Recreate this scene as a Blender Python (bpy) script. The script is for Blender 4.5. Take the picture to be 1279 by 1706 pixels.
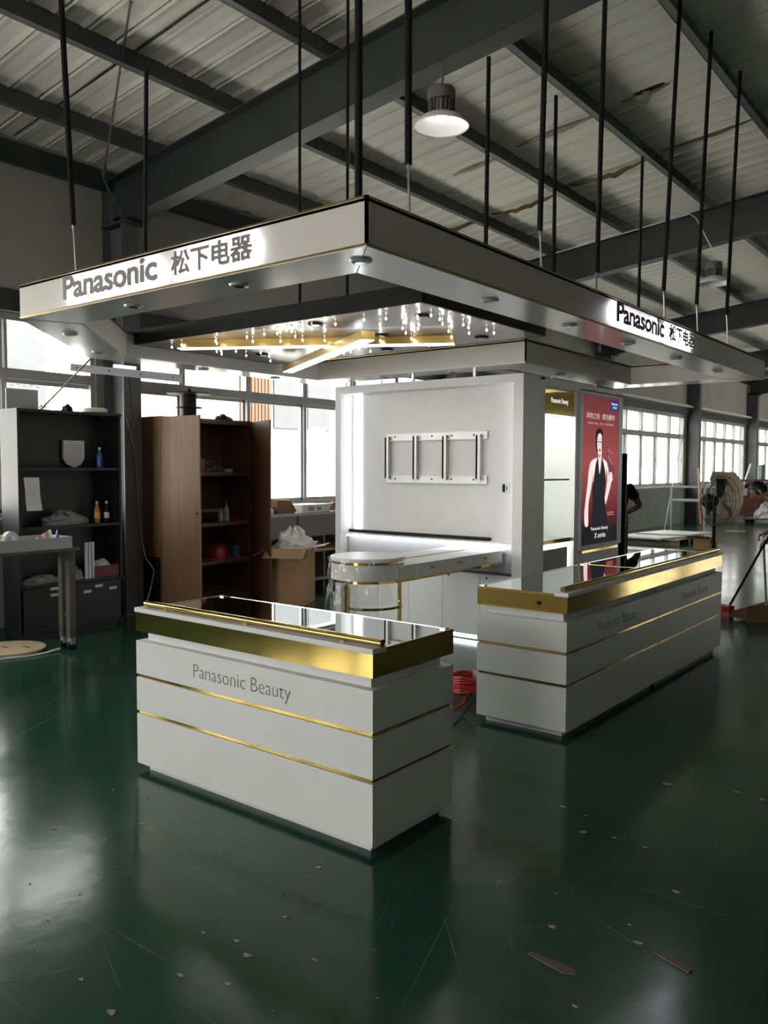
import bpy, bmesh, math, random
from mathutils import Vector, Matrix
random.seed(7)
S = bpy.context.scene
for o in list(bpy.data.objects): bpy.data.objects.remove(o)
COL = S.collection

# ------------------------------------------------------------------ camera
YAW, PITCH, ROLL, FPX = -38.0175, -3.1103, 0.1526, 1374.27
def cam_matrix():
    y, p, r = (math.radians(a) for a in (YAW, PITCH, ROLL))
    f = Vector((math.sin(y)*math.cos(p), math.cos(y)*math.cos(p), math.sin(p)))
    rt = Vector((math.cos(y), -math.sin(y), 0)); u = rt.cross(f)
    r2 = math.cos(r)*rt + math.sin(r)*u; u2 = -math.sin(r)*rt + math.cos(r)*u
    m = Matrix.Identity(4)
    for i in range(3): m[i][0], m[i][1], m[i][2] = r2[i], u2[i], -f[i]
    m[2][3] = 1.62
    return m
cd = bpy.data.cameras.new('camera'); cam = bpy.data.objects.new('camera', cd); COL.objects.link(cam)
cd.sensor_fit = 'VERTICAL'; cd.sensor_height = 36.0; cd.lens = FPX/1706*36; cd.clip_start = .05; cd.clip_end = 300
cam.matrix_world = cam_matrix(); S.camera = cam

# ------------------------------------------------------------------ world, light, exposure
SKY = 8.8
w = bpy.data.worlds.new('overcast_sky'); S.world = w; w.use_nodes = True
bg = w.node_tree.nodes['Background']; bg.inputs[0].default_value = (1.0, .985, .955, 1); bg.inputs[1].default_value = SKY
sl = bpy.data.lights.new('roof_bounce_sun', 'SUN'); sl.energy = 20; sl.angle = math.radians(6); sl.color = (1, .96, .9)  # added sun: its bounce off the outside ground brightens the roof
so_ = bpy.data.objects.new('roof_bounce_sun', sl); COL.objects.link(so_); so_.rotation_euler = Vector((.64, .12, .76)).to_track_quat('Z', 'Y').to_euler()
S.view_settings.view_transform = 'Standard'; S.view_settings.look = 'None'
S.view_settings.exposure = 0.0; S.view_settings.gamma = 1.0; S.view_settings.use_curve_mapping = False
S.cycles.use_denoising = True; S.cycles.max_bounces = 8; S.cycles.diffuse_bounces = 5; S.cycles.glossy_bounces = 5
S.cycles.transparent_max_bounces = 12; S.cycles.sample_clamp_indirect = 6.0; S.cycles.caustics_reflective = False; S.cycles.caustics_refractive = False
USE_PORTALS = True
def portal(loc, rot, sx, sy):
    if not USE_PORTALS: return
    l = bpy.data.lights.new('window_portal', 'AREA'); l.shape = 'RECTANGLE'; l.size = sx; l.size_y = sy
    l.cycles.is_portal = True
    o = bpy.data.objects.new('window_portal', l); COL.objects.link(o); o.location = loc; o.rotation_euler = rot
COLS_Y = [-7.6, -1.1, 5.4, 11.9, 18.4, 24.9, 31.4, 37.9]
for a, b in zip(COLS_Y[:-1], COLS_Y[1:]):
    portal((-8.16, (a+b)/2, 2.1), (0, math.radians(-90), 0), 2.1, 6.1)

# ------------------------------------------------------------------ materials
MATS = {}
def mat(name, col=(.8,.8,.8), rough=.5, metal=0., var=0., scale=6., bump=0., bscale=None, emit=None, estr=0., coat=0., spec=.5, col2=None, rvar=0., stretch=None):
    if name in MATS: return MATS[name]
    m = bpy.data.materials.new(name); m.use_nodes = True; nt = m.node_tree; b = nt.nodes['Principled BSDF']
    b.inputs['Base Color'].default_value = (*col, 1); b.inputs['Roughness'].default_value = rough; b.inputs['Metallic'].default_value = metal
    b.inputs['Coat Weight'].default_value = coat; b.inputs['Coat Roughness'].default_value = .08; b.inputs['Specular IOR Level'].default_value = spec
    if emit: b.inputs['Emission Color'].default_value = (*emit, 1); b.inputs['Emission Strength'].default_value = estr
    if var or bump or rvar:
        tc = nt.nodes.new('ShaderNodeTexCoord'); mp = nt.nodes.new('ShaderNodeMapping')
        if stretch: mp.inputs['Scale'].default_value = stretch
        nt.links.new(tc.outputs['Object'], mp.inputs['Vector'])
        n = nt.nodes.new('ShaderNodeTexNoise'); n.inputs['Scale'].default_value = scale; n.inputs['Detail'].default_value = 5
        nt.links.new(mp.outputs[0], n.inputs['Vector'])
        if var:
            mx = nt.nodes.new('ShaderNodeMix'); mx.data_type = 'RGBA'
            c2 = col2 or tuple(c*(1-var) for c in col)
            mx.inputs['A'].default_value = (*col, 1); mx.inputs['B'].default_value = (*c2, 1)
            rm = nt.nodes.new('ShaderNodeMapRange'); rm.inputs[1].default_value = .35; rm.inputs[2].default_value = .7
            nt.links.new(n.outputs[0], rm.inputs[0]); nt.links.new(rm.outputs[0], mx.inputs['Factor']); nt.links.new(mx.outputs['Result'], b.inputs['Base Color'])
        if rvar:
            rr = nt.nodes.new('ShaderNodeMapRange'); rr.inputs[3].default_value = max(.02, rough-rvar); rr.inputs[4].default_value = rough+rvar
            nt.links.new(n.outputs[0], rr.inputs[0]); nt.links.new(rr.outputs[0], b.inputs['Roughness'])
        if bump:
            n2 = nt.nodes.new('ShaderNodeTexNoise'); n2.inputs['Scale'].default_value = bscale or scale*4; n2.inputs['Detail'].default_value = 3
            nt.links.new(mp.outputs[0], n2.inputs['Vector'])
            bp = nt.nodes.new('ShaderNodeBump'); bp.inputs['Strength'].default_value = bump; bp.inputs['Distance'].default_value = .02
            nt.links.new(n2.outputs[0], bp.inputs['Height']); nt.links.new(bp.outputs[0], b.inputs['Normal'])
    MATS[name] = m; return m
def thin_glass(name, tint=(1,1,1), refl=.08, rough=.0):
    if name in MATS: return MATS[name]
    m = bpy.data.materials.new(name); m.use_nodes = True; nt = m.node_tree; nt.nodes.clear()
    out = nt.nodes.new('ShaderNodeOutputMaterial'); t = nt.nodes.new('ShaderNodeBsdfTransparent'); g = nt.nodes.new('ShaderNodeBsdfGlossy')
    t.inputs[0].default_value = (*tint, 1); g.inputs['Roughness'].default_value = rough
    mx = nt.nodes.new('ShaderNodeMixShader'); lw = nt.nodes.new('ShaderNodeLayerWeight'); pw = nt.nodes.new('ShaderNodeMath'); pw.operation = 'POWER'; pw.inputs[1].default_value = 5
    ad = nt.nodes.new('ShaderNodeMath'); ad.operation = 'MULTIPLY_ADD'; ad.inputs[1].default_value = 1-refl; ad.inputs[2].default_value = refl*.5; ad.use_clamp = True
    nt.links.new(lw.outputs['Facing'], pw.inputs[0]); nt.links.new(pw.outputs[0], ad.inputs[0]); nt.links.new(ad.outputs[0], mx.inputs[0]); nt.links.new(t.outputs[0], mx.inputs[1]); nt.links.new(g.outputs[0], mx.inputs[2]); nt.links.new(mx.outputs[0], out.inputs[0])
    MATS[name] = m; return m
def floor_mat():
    m = bpy.data.materials.new('green_epoxy_floor'); m.use_nodes = True; nt = m.node_tree; b = nt.nodes['Principled BSDF']; L = nt.links.new
    tc = nt.nodes.new('ShaderNodeTexCoord')
    def noise(sc, det=6, st=None, rot=0):
        mp = nt.nodes.new('ShaderNodeMapping'); L(tc.outputs['Object'], mp.inputs[0])
        if st: mp.inputs['Scale'].default_value = st
        mp.inputs['Rotation'].default_value = (0, 0, rot)
        n = nt.nodes.new('ShaderNodeTexNoise'); n.inputs['Scale'].default_value = sc; n.inputs['Detail'].default_value = det; L(mp.outputs[0], n.inputs['Vector']); return n.outputs[0]
    def ramp(v, a, c):
        r = nt.nodes.new('ShaderNodeMapRange'); r.inputs[1].default_value = a; r.inputs[2].default_value = c; L(v, r.inputs[0]); return r.outputs[0]
    def mix(f, a, c):
        x = nt.nodes.new('ShaderNodeMix'); x.data_type = 'RGBA'; L(f, x.inputs['Factor'])
        for k, v in (('A', a), ('B', c)):
            if isinstance(v, tuple): x.inputs[k].default_value = (*v, 1)
            else: L(v, x.inputs[k])
        return x.outputs['Result']
    base = mix(ramp(noise(.9), .3, .7), (.007,.040,.023), (.012,.058,.036))
    base = mix(ramp(noise(7, 3), .5, .9), base, (.016,.062,.041))
    dust = mix(ramp(noise(1.6, 3), .50, .95), base, (.036,.055,.043))          # dusty worn patches
    s1 = ramp(noise(3, 2, (.25, 16, 1), .9), .69, .75); s2 = ramp(noise(3.3, 2, (.3, 18, 1), -.35), .71, .76)
    mxs = nt.nodes.new('ShaderNodeMath'); mxs.operation = 'MAXIMUM'; L(s1, mxs.inputs[0]); L(s2, mxs.inputs[1])
    m2 = nt.nodes.new('ShaderNodeMath'); m2.operation = 'MULTIPLY'; m2.inputs[1].default_value = .32; L(mxs.outputs[0], m2.inputs[0])
    colr = mix(m2.outputs[0], dust, (.13,.16,.14))
    spots = mix(ramp(noise(26, 2), .76, .80), colr, (.12,.11,.08))
    L(spots, b.inputs['Base Color'])
    rr = nt.nodes.new('ShaderNodeMapRange'); rr.inputs[3].default_value = .09; rr.inputs[4].default_value = .24; L(noise(1.3, 3), rr.inputs[0]); L(rr.outputs[0], b.inputs['Roughness'])
    bp = nt.nodes.new('ShaderNodeBump'); bp.inputs['Strength'].default_value = .13; bp.inputs['Distance'].default_value = .01; L(noise(5, 3), bp.inputs['Height']); L(bp.outputs[0], b.inputs['Normal'])
    b.inputs['Specular IOR Level'].default_value = .34
    return m
WHITE = mat('white_laminate', (.70,.70,.69), .38, var=.04, scale=3)
WHITE_SAT = mat('white_satin_paint', (.76,.76,.76), .45, var=.05, scale=2)
SOFFIT = mat('white_gloss_soffit', (.66,.67,.66), .22, var=.06, scale=2, coat=.3, rvar=.06)
GOLD = mat('polished_gold', (.78,.56,.17), .07, 1.0, var=.12, scale=4)
GOLD_D = mat('gold_trim', (.62,.43,.14), .2, 1.0)
MIRROR = mat('grey_mirror_glass', (.50,.54,.54), .015, 1.0)
DARKST = mat('dark_painted_steel', (.035,.040,.042), .5, var=.25, scale=3)
COLST = mat('grey_painted_steel', (.10,.10,.112), .5, var=.2, scale=3)
BLACK = mat('black_steel', (.006,.006,.007), .65, spec=.2)
BLACKM = mat('black_board', (.009,.009,.010), .6, var=.2, spec=.25)
SHEET = mat('roof_insulation_sheet', (.90,.87,.79), .45, var=.30, scale=2.2, bump=.35, bscale=5, stretch=(.5,1,1))
WALLM = mat('wall_panel', (.34,.335,.30), .7, var=.15, scale=1.2, bump=.1)
WALLG = mat('wall_panel_lower', (.23,.25,.22), .7, var=.2, scale=1.5)
ALU = mat('window_aluminium', (.36,.36,.345), .4, var=.08)
WGLASS = thin_glass('window_glass', (.97,.98,.97), .06)
LED = mat('led_white', (1,1,1), .5, emit=(.93,.97,1.0), estr=8)
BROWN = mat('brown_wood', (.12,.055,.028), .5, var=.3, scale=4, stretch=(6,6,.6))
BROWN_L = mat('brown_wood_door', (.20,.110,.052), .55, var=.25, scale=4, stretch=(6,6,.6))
CARD = mat('cardboard', (.30,.175,.085), .75, var=.15, scale=6)
CARD_D = mat('cardboard_dark', (.16,.085,.04), .75, var=.2, scale=6)
PAPER = mat('paper_white', (.62,.62,.60), .7, var=.1, scale=12)
STEEL = mat('galvanised_steel', (.62,.62,.62), .3, .8, var=.15, scale=10)
CHROME = mat('chrome', (.8,.8,.8), .12, 1.0)
GREYP = mat('grey_plastic', (.22,.22,.21), .5, var=.1)
PURPLE = mat('lavender_steel', (.36,.34,.40), .45, var=.08)
PLY = mat('plywood', (.45,.33,.21), .6, var=.2, scale=8, stretch=(1,6,1))
RED = mat('red_plastic', (.42,.02,.025), .4)
RUST = mat('red_oxide_steel', (.14,.035,.028), .5, var=.2)
TEXTG = mat('grey_lettering', (.16,.16,.16), .35)
SKIN = mat('skin', (.30,.16,.10), .5, var=.1, scale=8)
HAIR = mat('black_hair', (.008,.007,.006), .5)
CLOTHB = mat('black_cloth', (.010,.010,.012), .8)
CLOTHW = mat('cream_cloth', (.55,.50,.46), .8, var=.1)
FILM = thin_glass('plastic_film', (.93,.93,.92), .13, .2)
BLUE = mat('blue_plastic', (.03,.08,.30), .35)
ORANGE = mat('amber_drink', (.45,.16,.02), .25)
GREENP = mat('green_plastic', (.05,.22,.08), .4)
YEL = mat('yellow_plastic', (.55,.35,.03), .4)
INSUL = mat('torn_insulation', (.17,.115,.04), .9, var=.45, scale=9)

# ------------------------------------------------------------------ mesh helpers
class B:
    def __init__(s): s.v = []; s.f = []
    def add(s, vs, fs):
        n = len(s.v); s.v += [tuple(x) for x in vs]; s.f += [tuple(i+n for i in f) for f in fs]; return s
    def box(s, x0, x1, y0, y1, z0, z1):
        if x0 > x1: x0, x1 = x1, x0
        if y0 > y1: y0, y1 = y1, y0
        if z0 > z1: z0, z1 = z1, z0
        return s.add([(x0,y0,z0),(x1,y0,z0),(x1,y1,z0),(x0,y1,z0),(x0,y0,z1),(x1,y0,z1),(x1,y1,z1),(x0,y1,z1)],
                     [(0,3,2,1),(4,5,6,7),(0,1,5,4),(1,2,6,5),(2,3,7,6),(3,0,4,7)])
    def obox(s, c, ax, ay, az):                     # centre + three half-axis vectors
        c, ax, ay, az = map(Vector, (c, ax, ay, az))
        vs = [c+sx*ax+sy*ay+sz*az for sz in (-1,1) for sx, sy in ((-1,-1),(1,-1),(1,1),(-1,1))]
        return s.add(vs, [(0,3,2,1),(4,5,6,7),(0,1,5,4),(1,2,6,5),(2,3,7,6),(3,0,4,7)])
    def bar(s, p0, p1, w, h, up=(0,0,1)):           # rectangular bar from p0 to p1
        p0, p1 = Vector(p0), Vector(p1); d = p1-p0; u = Vector(up)
        if abs(d.normalized().dot(u)) > .98: u = Vector((1,0,0))
        sd = d.cross(u).normalized(); u2 = sd.cross(d).normalized()
        return s.obox((p0+p1)/2, d/2, sd*w/2, u2*h/2)
    def tube(s, pts, r, n=8, cap=True):
        pts = [Vector(p) for p in pts]; rs = r if isinstance(r, (list, tuple)) else [r]*len(pts); vs = []
        d0 = (pts[1]-pts[0]).normalized(); u = Vector((0,0,1)) if abs(d0.z) < .9 else Vector((1,0,0))
        a = d0.cross(u).normalized()
        for i, p in enumerate(pts):
            d = (pts[min(i+1, len(pts)-1)]-pts[max(i-1, 0)]).normalized()
            a = (a-d*a.dot(d)).normalized(); b = d.cross(a)
            for k in range(n):
                t = 2*math.pi*k/n; vs.append(p+(a*math.cos(t)+b*math.sin(t))*rs[i])
        fs = [(i*n+k, i*n+(k+1) % n, (i+1)*n+(k+1) % n, (i+1)*n+k) for i in range(len(pts)-1) for k in range(n)]
        if cap: fs += [tuple(range(n-1, -1, -1)), tuple((len(pts)-1)*n+k for k in range(n))]
        return s.add(vs, fs)
    def lathe(s, c, prof, n=24, cap=True):          # profile of (r, z)
        cx, cy, cz = c; vs = []
        for r, z in prof:
            for k in range(n):
                t = 2*math.pi*k/n; vs.append((cx+r*math.cos(t), cy+r*math.sin(t), cz+z))
        m = len(prof); fs = [(i*n+k, i*n+(k+1) % n, (i+1)*n+(k+1) % n, (i+1)*n+k) for i in range(m-1) for k in range(n)]
        if cap: fs += [tuple(range(n-1, -1, -1)), tuple((m-1)*n+k for k in range(n))]
        return s.add(vs, fs)
    def prism(s, poly, z0, z1):
        n = len(poly); return s.add([(x,y,z0) for x, y in poly]+[(x,y,z1) for x, y in poly],
            [tuple(range(n-1,-1,-1)), tuple(range(n, 2*n))]+[(i, (i+1) % n, n+(i+1) % n, n+i) for i in range(n)])
    def extr(s, pts, d):                            # polygon of 3d points extruded along d
        n = len(pts); d = Vector(d); q = [Vector(p)+d for p in pts]
        return s.add(list(pts)+q, [tuple(range(n-1,-1,-1)), tuple(range(n, 2*n))]+[(i, (i+1) % n, n+(i+1) % n, n+i) for i in range(n)])
def to_mesh(b, name):
    me = bpy.data.meshes.new(name); me.from_pydata([tuple(v) for v in b.v], [], b.f); me.update()
    bm = bmesh.new(); bm.from_mesh(me); bmesh.ops.recalc_face_normals(bm, faces=bm.faces); bm.to_mesh(me); bm.free(); return me
def link(name, me, m, parent=None, smooth=False, bevel=0, kind=None):
    o = bpy.data.objects.new(name, me); COL.objects.link(o)
    if m and not me.materials: me.materials.append(m)
    if smooth:
        for p in me.polygons: p.use_smooth = True
    if bevel:
        md = o.modifiers.new('bevel', 'BEVEL'); md.width = bevel; md.segments = 2; md.limit_method = 'ANGLE'
    if parent:
        o.parent = parent; o.matrix_parent_inverse = wm(parent).inverted()
    if kind: o['kind'] = kind
    return o
def wm(o):
    m = Matrix.LocRotScale(o.location, o.rotation_euler, o.scale)
    return wm(o.parent) @ o.matrix_parent_inverse @ m if o.parent else m
def obj(name, b, m, parent=None, smooth=False, bevel=0, kind=None): return link(name, to_mesh(b, name), m, parent, smooth, bevel, kind)
def auto_smooth(o, ang=40):
    me = o.data
    for p in me.polygons: p.use_smooth = True
    try: me.set_sharp_from_angle(angle=math.radians(ang))
    except Exception: pass
    return o
def tag(o, label, cat, group=None):
    o['label'] = label; o['category'] = cat
    if group: o['group'] = group
    return o
def thing(name, label, cat, loc=(0,0,0), group=None):
    o = bpy.data.objects.new(name, None); COL.objects.link(o); o.location = loc; o.empty_display_size = .1
    return tag(o, label, cat, group)
def struct(name, b, m, **k): return obj(name, b, m, kind='structure', **k)
def sroot(name, loc=(0,0,0)):
    o = bpy.data.objects.new(name, None); COL.objects.link(o); o.location = loc; o['kind'] = 'structure'; return o
def dup(root, loc, label=None, rotz=None):
    def cp(o, par):
        c = o.copy(); COL.objects.link(c)
        if par: c.parent = par; c.matrix_parent_inverse = o.matrix_parent_inverse.copy()
        for ch in o.children: cp(ch, c)
        return c
    r = cp(root, None); r.location = loc
    if rotz is not None: r.rotation_euler.z = rotz
    if label: r['label'] = label
    return r
def sharecopy(o, parent, delta):
    c = o.copy(); COL.objects.link(c); c.parent = parent; c.matrix_parent_inverse = o.matrix_parent_inverse.copy(); c.location = Vector(o.location)+Vector(delta); return c

# text ------------------------------------------------------------
def text_raw(s, size, extrude=0., offset=0., sx=1.):
    cu = bpy.data.curves.new('lettering', 'FONT'); cu.body = s; cu.size = size; cu.extrude = extrude; cu.offset = offset; cu.resolution_u = 4
    o = bpy.data.objects.new('lettering', cu); COL.objects.link(o)
    dg = bpy.context.evaluated_depsgraph_get(); dg.update()
    me = bpy.data.meshes.new_from_object(o.evaluated_get(dg)); bpy.data.objects.remove(o); bpy.data.curves.remove(cu)
    for v in me.vertices: v.co.x *= sx
    me.materials.clear()
    return me
def bounds(me):
    xs = [v.co.x for v in me.vertices]; ys = [v.co.y for v in me.vertices]
    return (min(xs), max(xs), min(ys), max(ys)) if xs else (0,0,0,0)
def thicken(me, d):                                   # union-like bold: shifted copies of the flat glyph
    vs = [v.co.copy() for v in me.vertices]; fs = [tuple(p.vertices) for p in me.polygons]; n = len(vs); V = []; F = []
    for k, (dx, dy) in enumerate(((0,0),(d,0),(-d,0),(0,d*.8),(0,-d*.8),(d*.7,d*.6),(-d*.7,-d*.6),(d*.7,-d*.6),(-d*.7,d*.6))):
        V += [(v.x+dx, v.y+dy, v.z+k*.0004) for v in vs]; F += [tuple(i+k*n for i in f) for f in fs]
    m2 = bpy.data.meshes.new('lettering'); m2.from_pydata(V, [], F); m2.update(); return m2
def place_text(me, org, ux, uy):                     # map text x,y,z to world axes
    ux, uy = Vector(ux).normalized(), Vector(uy).normalized(); uz = ux.cross(uy); org = Vector(org)
    for v in me.vertices: v.co = org+ux*v.co.x+uy*v.co.y+uz*v.co.z
    me.update(); return me
def fit_text(s, org, ux, uy, width, height=None, extrude=.0006, offset=0.):   # fits the string into width (and height) from org, lower left
    me = text_raw(s, 1.0, 0, offset); a, b_, c, d = bounds(me)
    kx = width/(b_-a); ky = (height/(d-c)) if height else kx
    for v in me.vertices: v.co.x = (v.co.x-a)*kx; v.co.y = (v.co.y-c)*ky
    if extrude:
        bm = bmesh.new(); bm.from_mesh(me); bmesh.ops.remove_doubles(bm, verts=bm.verts, dist=1e-6)
        r = bmesh.ops.extrude_face_region(bm, geom=bm.faces[:]); 
        for g in r['geom']:
            if isinstance(g, bmesh.types.BMVert): g.co.z += extrude
        bmesh.ops.recalc_face_normals(bm, faces=bm.faces); bm.to_mesh(me); bm.free()
    return place_text(me, org, ux, uy)

def letter_meshes(s, org, ux, uy, width, height, extrude, offset):            # one mesh per letter, spaced as in the whole string
    a, b_, c, d = bounds(text_raw(s, 1.0, 0, offset)); kx, ky = width/(b_-a), height/(d-c); out = []
    for i, ch in enumerate(s):
        if ch == ' ': continue
        pre = bounds(text_raw(s[:i+1], 1.0, 0, offset))[1]; me = text_raw(ch, 1.0, 0, offset); lb = bounds(me)[1]
        for v in me.vertices: v.co.x = (v.co.x-lb+pre-a)*kx; v.co.y = (v.co.y-c)*ky
        bm = bmesh.new(); bm.from_mesh(me); bmesh.ops.remove_doubles(bm, verts=bm.verts, dist=1e-6); r = bmesh.ops.extrude_face_region(bm, geom=bm.faces[:])
        for g in r['geom']:
            if isinstance(g, bmesh.types.BMVert): g.co.z += extrude
        bmesh.ops.recalc_face_normals(bm, faces=bm.faces); bm.to_mesh(me); bm.free(); out.append(place_text(me, org, ux, uy))
    return out
# ================================================================== STRUCTURE
XW = -8.05
Y0, Y1, XR = -12.0, 44.6, 4.4
struct('floor', B().box(-8.3, XR+.2, Y0-.2, Y1+.2, -.15, 0), floor_mat())
zt = lambda x, z8: z8+.11*(x+8)
b = B().box(XW-.2, XW, Y0, Y1, 0, 1.10)
for y in COLS_Y: b.box(XW-.2, XW, y-.2, y+.2, 1.10, 3.13)
b.box(XW-.2, XW, Y0, -7.8, 1.10, 3.13); b.box(XW-.2, XW, 38.1, Y1, 1.10, 3.13)
wl = struct('wall_left', b, WALLG)
ub = B()
ub.box(XW-.2, XW, Y0, Y1, 3.13, 4.94)
obj('upper_cladding', ub, WALLM, wl)
obj('window_lintel', B().box(XW, XW+.09, Y0, Y1, 3.15, 3.36), DARKST, wl)
obj('window_ledge', B().box(XW-.02, XW+.10, Y0, Y1, 1.06, 1.10), ALU, wl)
obj('wall_conduit', B().tube([(XW+.14, 12.2, 3.42), (XW+.14, 37, 3.42)], .04, 8), mat('pale_conduit', (.72,.72,.66), .5), wl)
# end and right walls
b = B().box(-8.3, -5.6, Y0-.2, Y0, 0, 7).box(-5.6, 1.2, Y0-.2, Y0, 4.3, 7).box(1.2, XR, Y0-.2, Y0, 0, 7)
struct('wall_front', b, WALLM); portal((-2.2, Y0-.1, 2.15), (math.radians(-90), 0, 0), 6.8, 4.3)
struct('wall_back', B().box(-8.3, XR, Y1, Y1+.2, 0, 7), WALLM)
RM = mat('dark_unseen_wall', (.18,.18,.16), .7, var=.2)  # unseen right wall, set close and dark to cut bounce light
RB_ = [(22.0+5.4*k, 26.6+5.4*k) for k in range(4)]        # window bays further down the right wall
b = B().box(XR, XR+.2, Y0, Y1, 0, 1.1).box(XR, XR+.2, Y0, Y1, 3.13, 6.3).box(XR, XR+.2, Y0, RB_[0][0], 1.1, 3.13).box(XR, XR+.2, RB_[-1][1], Y1, 1.1, 3.13)
for (p_, q_), (r_, s_) in zip(RB_[:-1], RB_[1:]): b.box(XR, XR+.2, q_, r_, 1.1, 3.13)
struct('wall_right', b, RM)
for k, (p_, q_) in enumerate(RB_):
    root = sroot('window_%d' % (k+8), (XR+.1, (p_+q_)/2, 1.1)); n_ = 4; st_ = (q_-p_)/n_
    obj('window_frame', B().box(XR+.05, XR+.13, p_, q_, 1.10, 1.15).box(XR+.05, XR+.13, p_, q_, 3.08, 3.13).box(XR+.05, XR+.13, p_, p_+.05, 1.15, 3.08).box(XR+.05, XR+.13, q_-.05, q_, 1.15, 3.08), ALU, root)
    obj('transom', B().box(XR+.05, XR+.13, p_+.05, q_-.05, 2.5, 2.57), ALU, root)
    for m in range(1, n_): obj('mullion', B().box(XR+.05, XR+.13, p_+m*st_-.025, p_+m*st_+.025, 1.15, 3.08), ALU, root)
    for m in range(n_): obj('pane', B().box(XR+.088, XR+.092, p_+m*st_+.03, p_+(m+1)*st_-.03, 1.15, 3.08), WGLASS, root)
    portal((XR+.16, (p_+q_)/2, 2.1), (0, math.radians(90), 0), 2.0, q_-p_)
struct('ground_right', B().box(XR+.21, 40, Y0-.2, 80, -.25, -.1), mat('outside_concrete', (.80,.78,.74), .8, var=.12, scale=.4))

# windows along the left wall, one unit per bay
offs = {-7.6: 1.0, -1.1: 1.005, 5.4: .985, 11.9: .985, 18.4: .83, 24.9: .80, 31.4: .85}
for wi, (ya, yb) in enumerate(zip(COLS_Y[:-1], COLS_Y[1:])):
    a, e = ya+.2, yb-.2; root = sroot('window_%d' % (wi+1), (XW-.06, (a+e)/2, 1.1))
    ms = [ya+offs[ya]+1.07*k for k in range(-1, 7)]; ms = [m for m in ms if a+.25 < m < e-.25]
    edges = [a]+ms+[e]
    fb = B()
    for y in (a, e-.05): fb.box(XW-.13, XW-.03, y, y+.05, 1.10, 3.13)
    fb.box(XW-.13, XW-.03, a, e, 1.10, 1.15).box(XW-.13, XW-.03, a, e, 3.08, 3.13)
    obj('window_frame', fb, ALU, root)
    obj('transom', B().box(XW-.14, XW-.02, a+.05, e-.05, 2.50, 2.60), ALU, root)
    for m in ms: obj('mullion', B().box(XW-.13, XW-.03, m-.026, m+.026, 1.15, 2.50).box(XW-.13, XW-.03, m-.04, m-.012, 2.60, 3.08).box(XW-.13, XW-.03, m+.012, m+.04, 2.60, 3.08), ALU, root)
    for k in range(len(edges)-1):
        p, q = edges[k]+.027, edges[k+1]-.027
        obj('upper_pane', B().box(XW-.082, XW-.078, p, q, 2.60, 3.08), WGLASS, root)
        ps = obj('lower_pane', B().box(XW-.082-.02*(k % 2), XW-.078-.02*(k % 2), p, q, 1.15, 2.50), WGLASS, root)
        xs = XW-.095-.02*(k % 2)
        obj('sash', B().box(xs, xs+.03, p, p+.024, 1.15, 2.50).box(xs, xs+.03, q-.024, q, 1.15, 2.50).box(xs, xs+.03, p, q, 1.15, 1.19).box(xs, xs+.03, p, q, 2.46, 2.50), ALU, ps)
        if k % 2: obj('latch', B().box(xs+.03, xs+.05, q-.03, q-.008, 1.78, 1.9), GREYP, ps)

# steel columns on the window wall
def column(y, label):
    t = thing('steel_column', label, 'column', (XW+.2, y, 0), 'steel columns on the window wall')
    obj('flange', B().box(XW+.355, XW+.37, y-.11, y+.11, 0, 4.32), COLST, t)
    obj('flange', B().box(XW+.005, XW+.02, y-.11, y+.11, 0, 4.7), COLST, t)
    obj('web', B().box(XW+.02, XW+.355, y-.006, y+.006, 0, 4.32), COLST, t)
    obj('base_plate', B().box(XW+.0, XW+.46, y-.16, y+.16, 0, .02), COLST, t)
    obj('end_plate', B().box(XW+.0, XW+.46, y-.12, y+.12, 4.2, 4.23), DARKST, t)
lab = {5.4: 'grey steel column between the black bookcase and the brown wardrobe', 11.9: 'grey steel column on the window wall behind the white kiosk wall', 18.4: 'grey steel column behind the red poster',
       24.9: 'grey steel column with long sticks leaning on it, right of the poster', 31.4: 'far grey steel column by the red rack at the right edge'}
for y in COLS_Y:
    if y in lab: column(y, lab[y])

# roof: rafters, purlins, sheets
ceil = sroot('ceiling', (0, 0, 5))
def slab(x0, x1, y0, y1, za, zb):                     # sloped box following the roof
    return B().add([(x0,y0,zt(x0,za)),(x1,y0,zt(x1,za)),(x1,y1,zt(x1,za)),(x0,y1,zt(x0,za)),(x0,y0,zt(x0,zb)),(x1,y0,zt(x1,zb)),(x1,y1,zt(x1,zb)),(x0,y1,zt(x0,zb))],
                   [(0,3,2,1),(4,5,6,7),(0,1,5,4),(1,2,6,5),(2,3,7,6),(3,0,4,7)])
r0 = None
for y in COLS_Y:
    bb = B()
    for za, zb, hw in ((4.20,4.216,.10),(4.684,4.70,.10),(4.216,4.684,.006)):
        for xa, xb in ((-7.98, 4.35),): s_ = slab(xa, xb, y-hw, y+hw, za, zb); bb.add(s_.v, s_.f)
    if r0 is None: r0 = obj('rafter', bb, DARKST, ceil)
    else: sharecopy(r0, ceil, (0, y-COLS_Y[0], 0))
PX = [-7.22, -6.03, -4.82, -3.63, -2.45, -1.25, -.05, 1.15, 2.35, 3.55]
for x in PX:
    z = zt(x, 4.70); obj('purlin', B().box(x-.004, x+.004, Y0, Y1, z, z+.18).box(x-.004, x+.07, Y0, Y1, z, z+.006).box(x-.07, x, Y0, Y1, z+.174, z+.18), mat('purlin_steel', (.085,.09,.09), .5, var=.2), ceil)
obj('eave_strut', B().box(XW-.02, XW+.10, Y0, Y1, 4.60, 4.80), DARKST, ceil)
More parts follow.
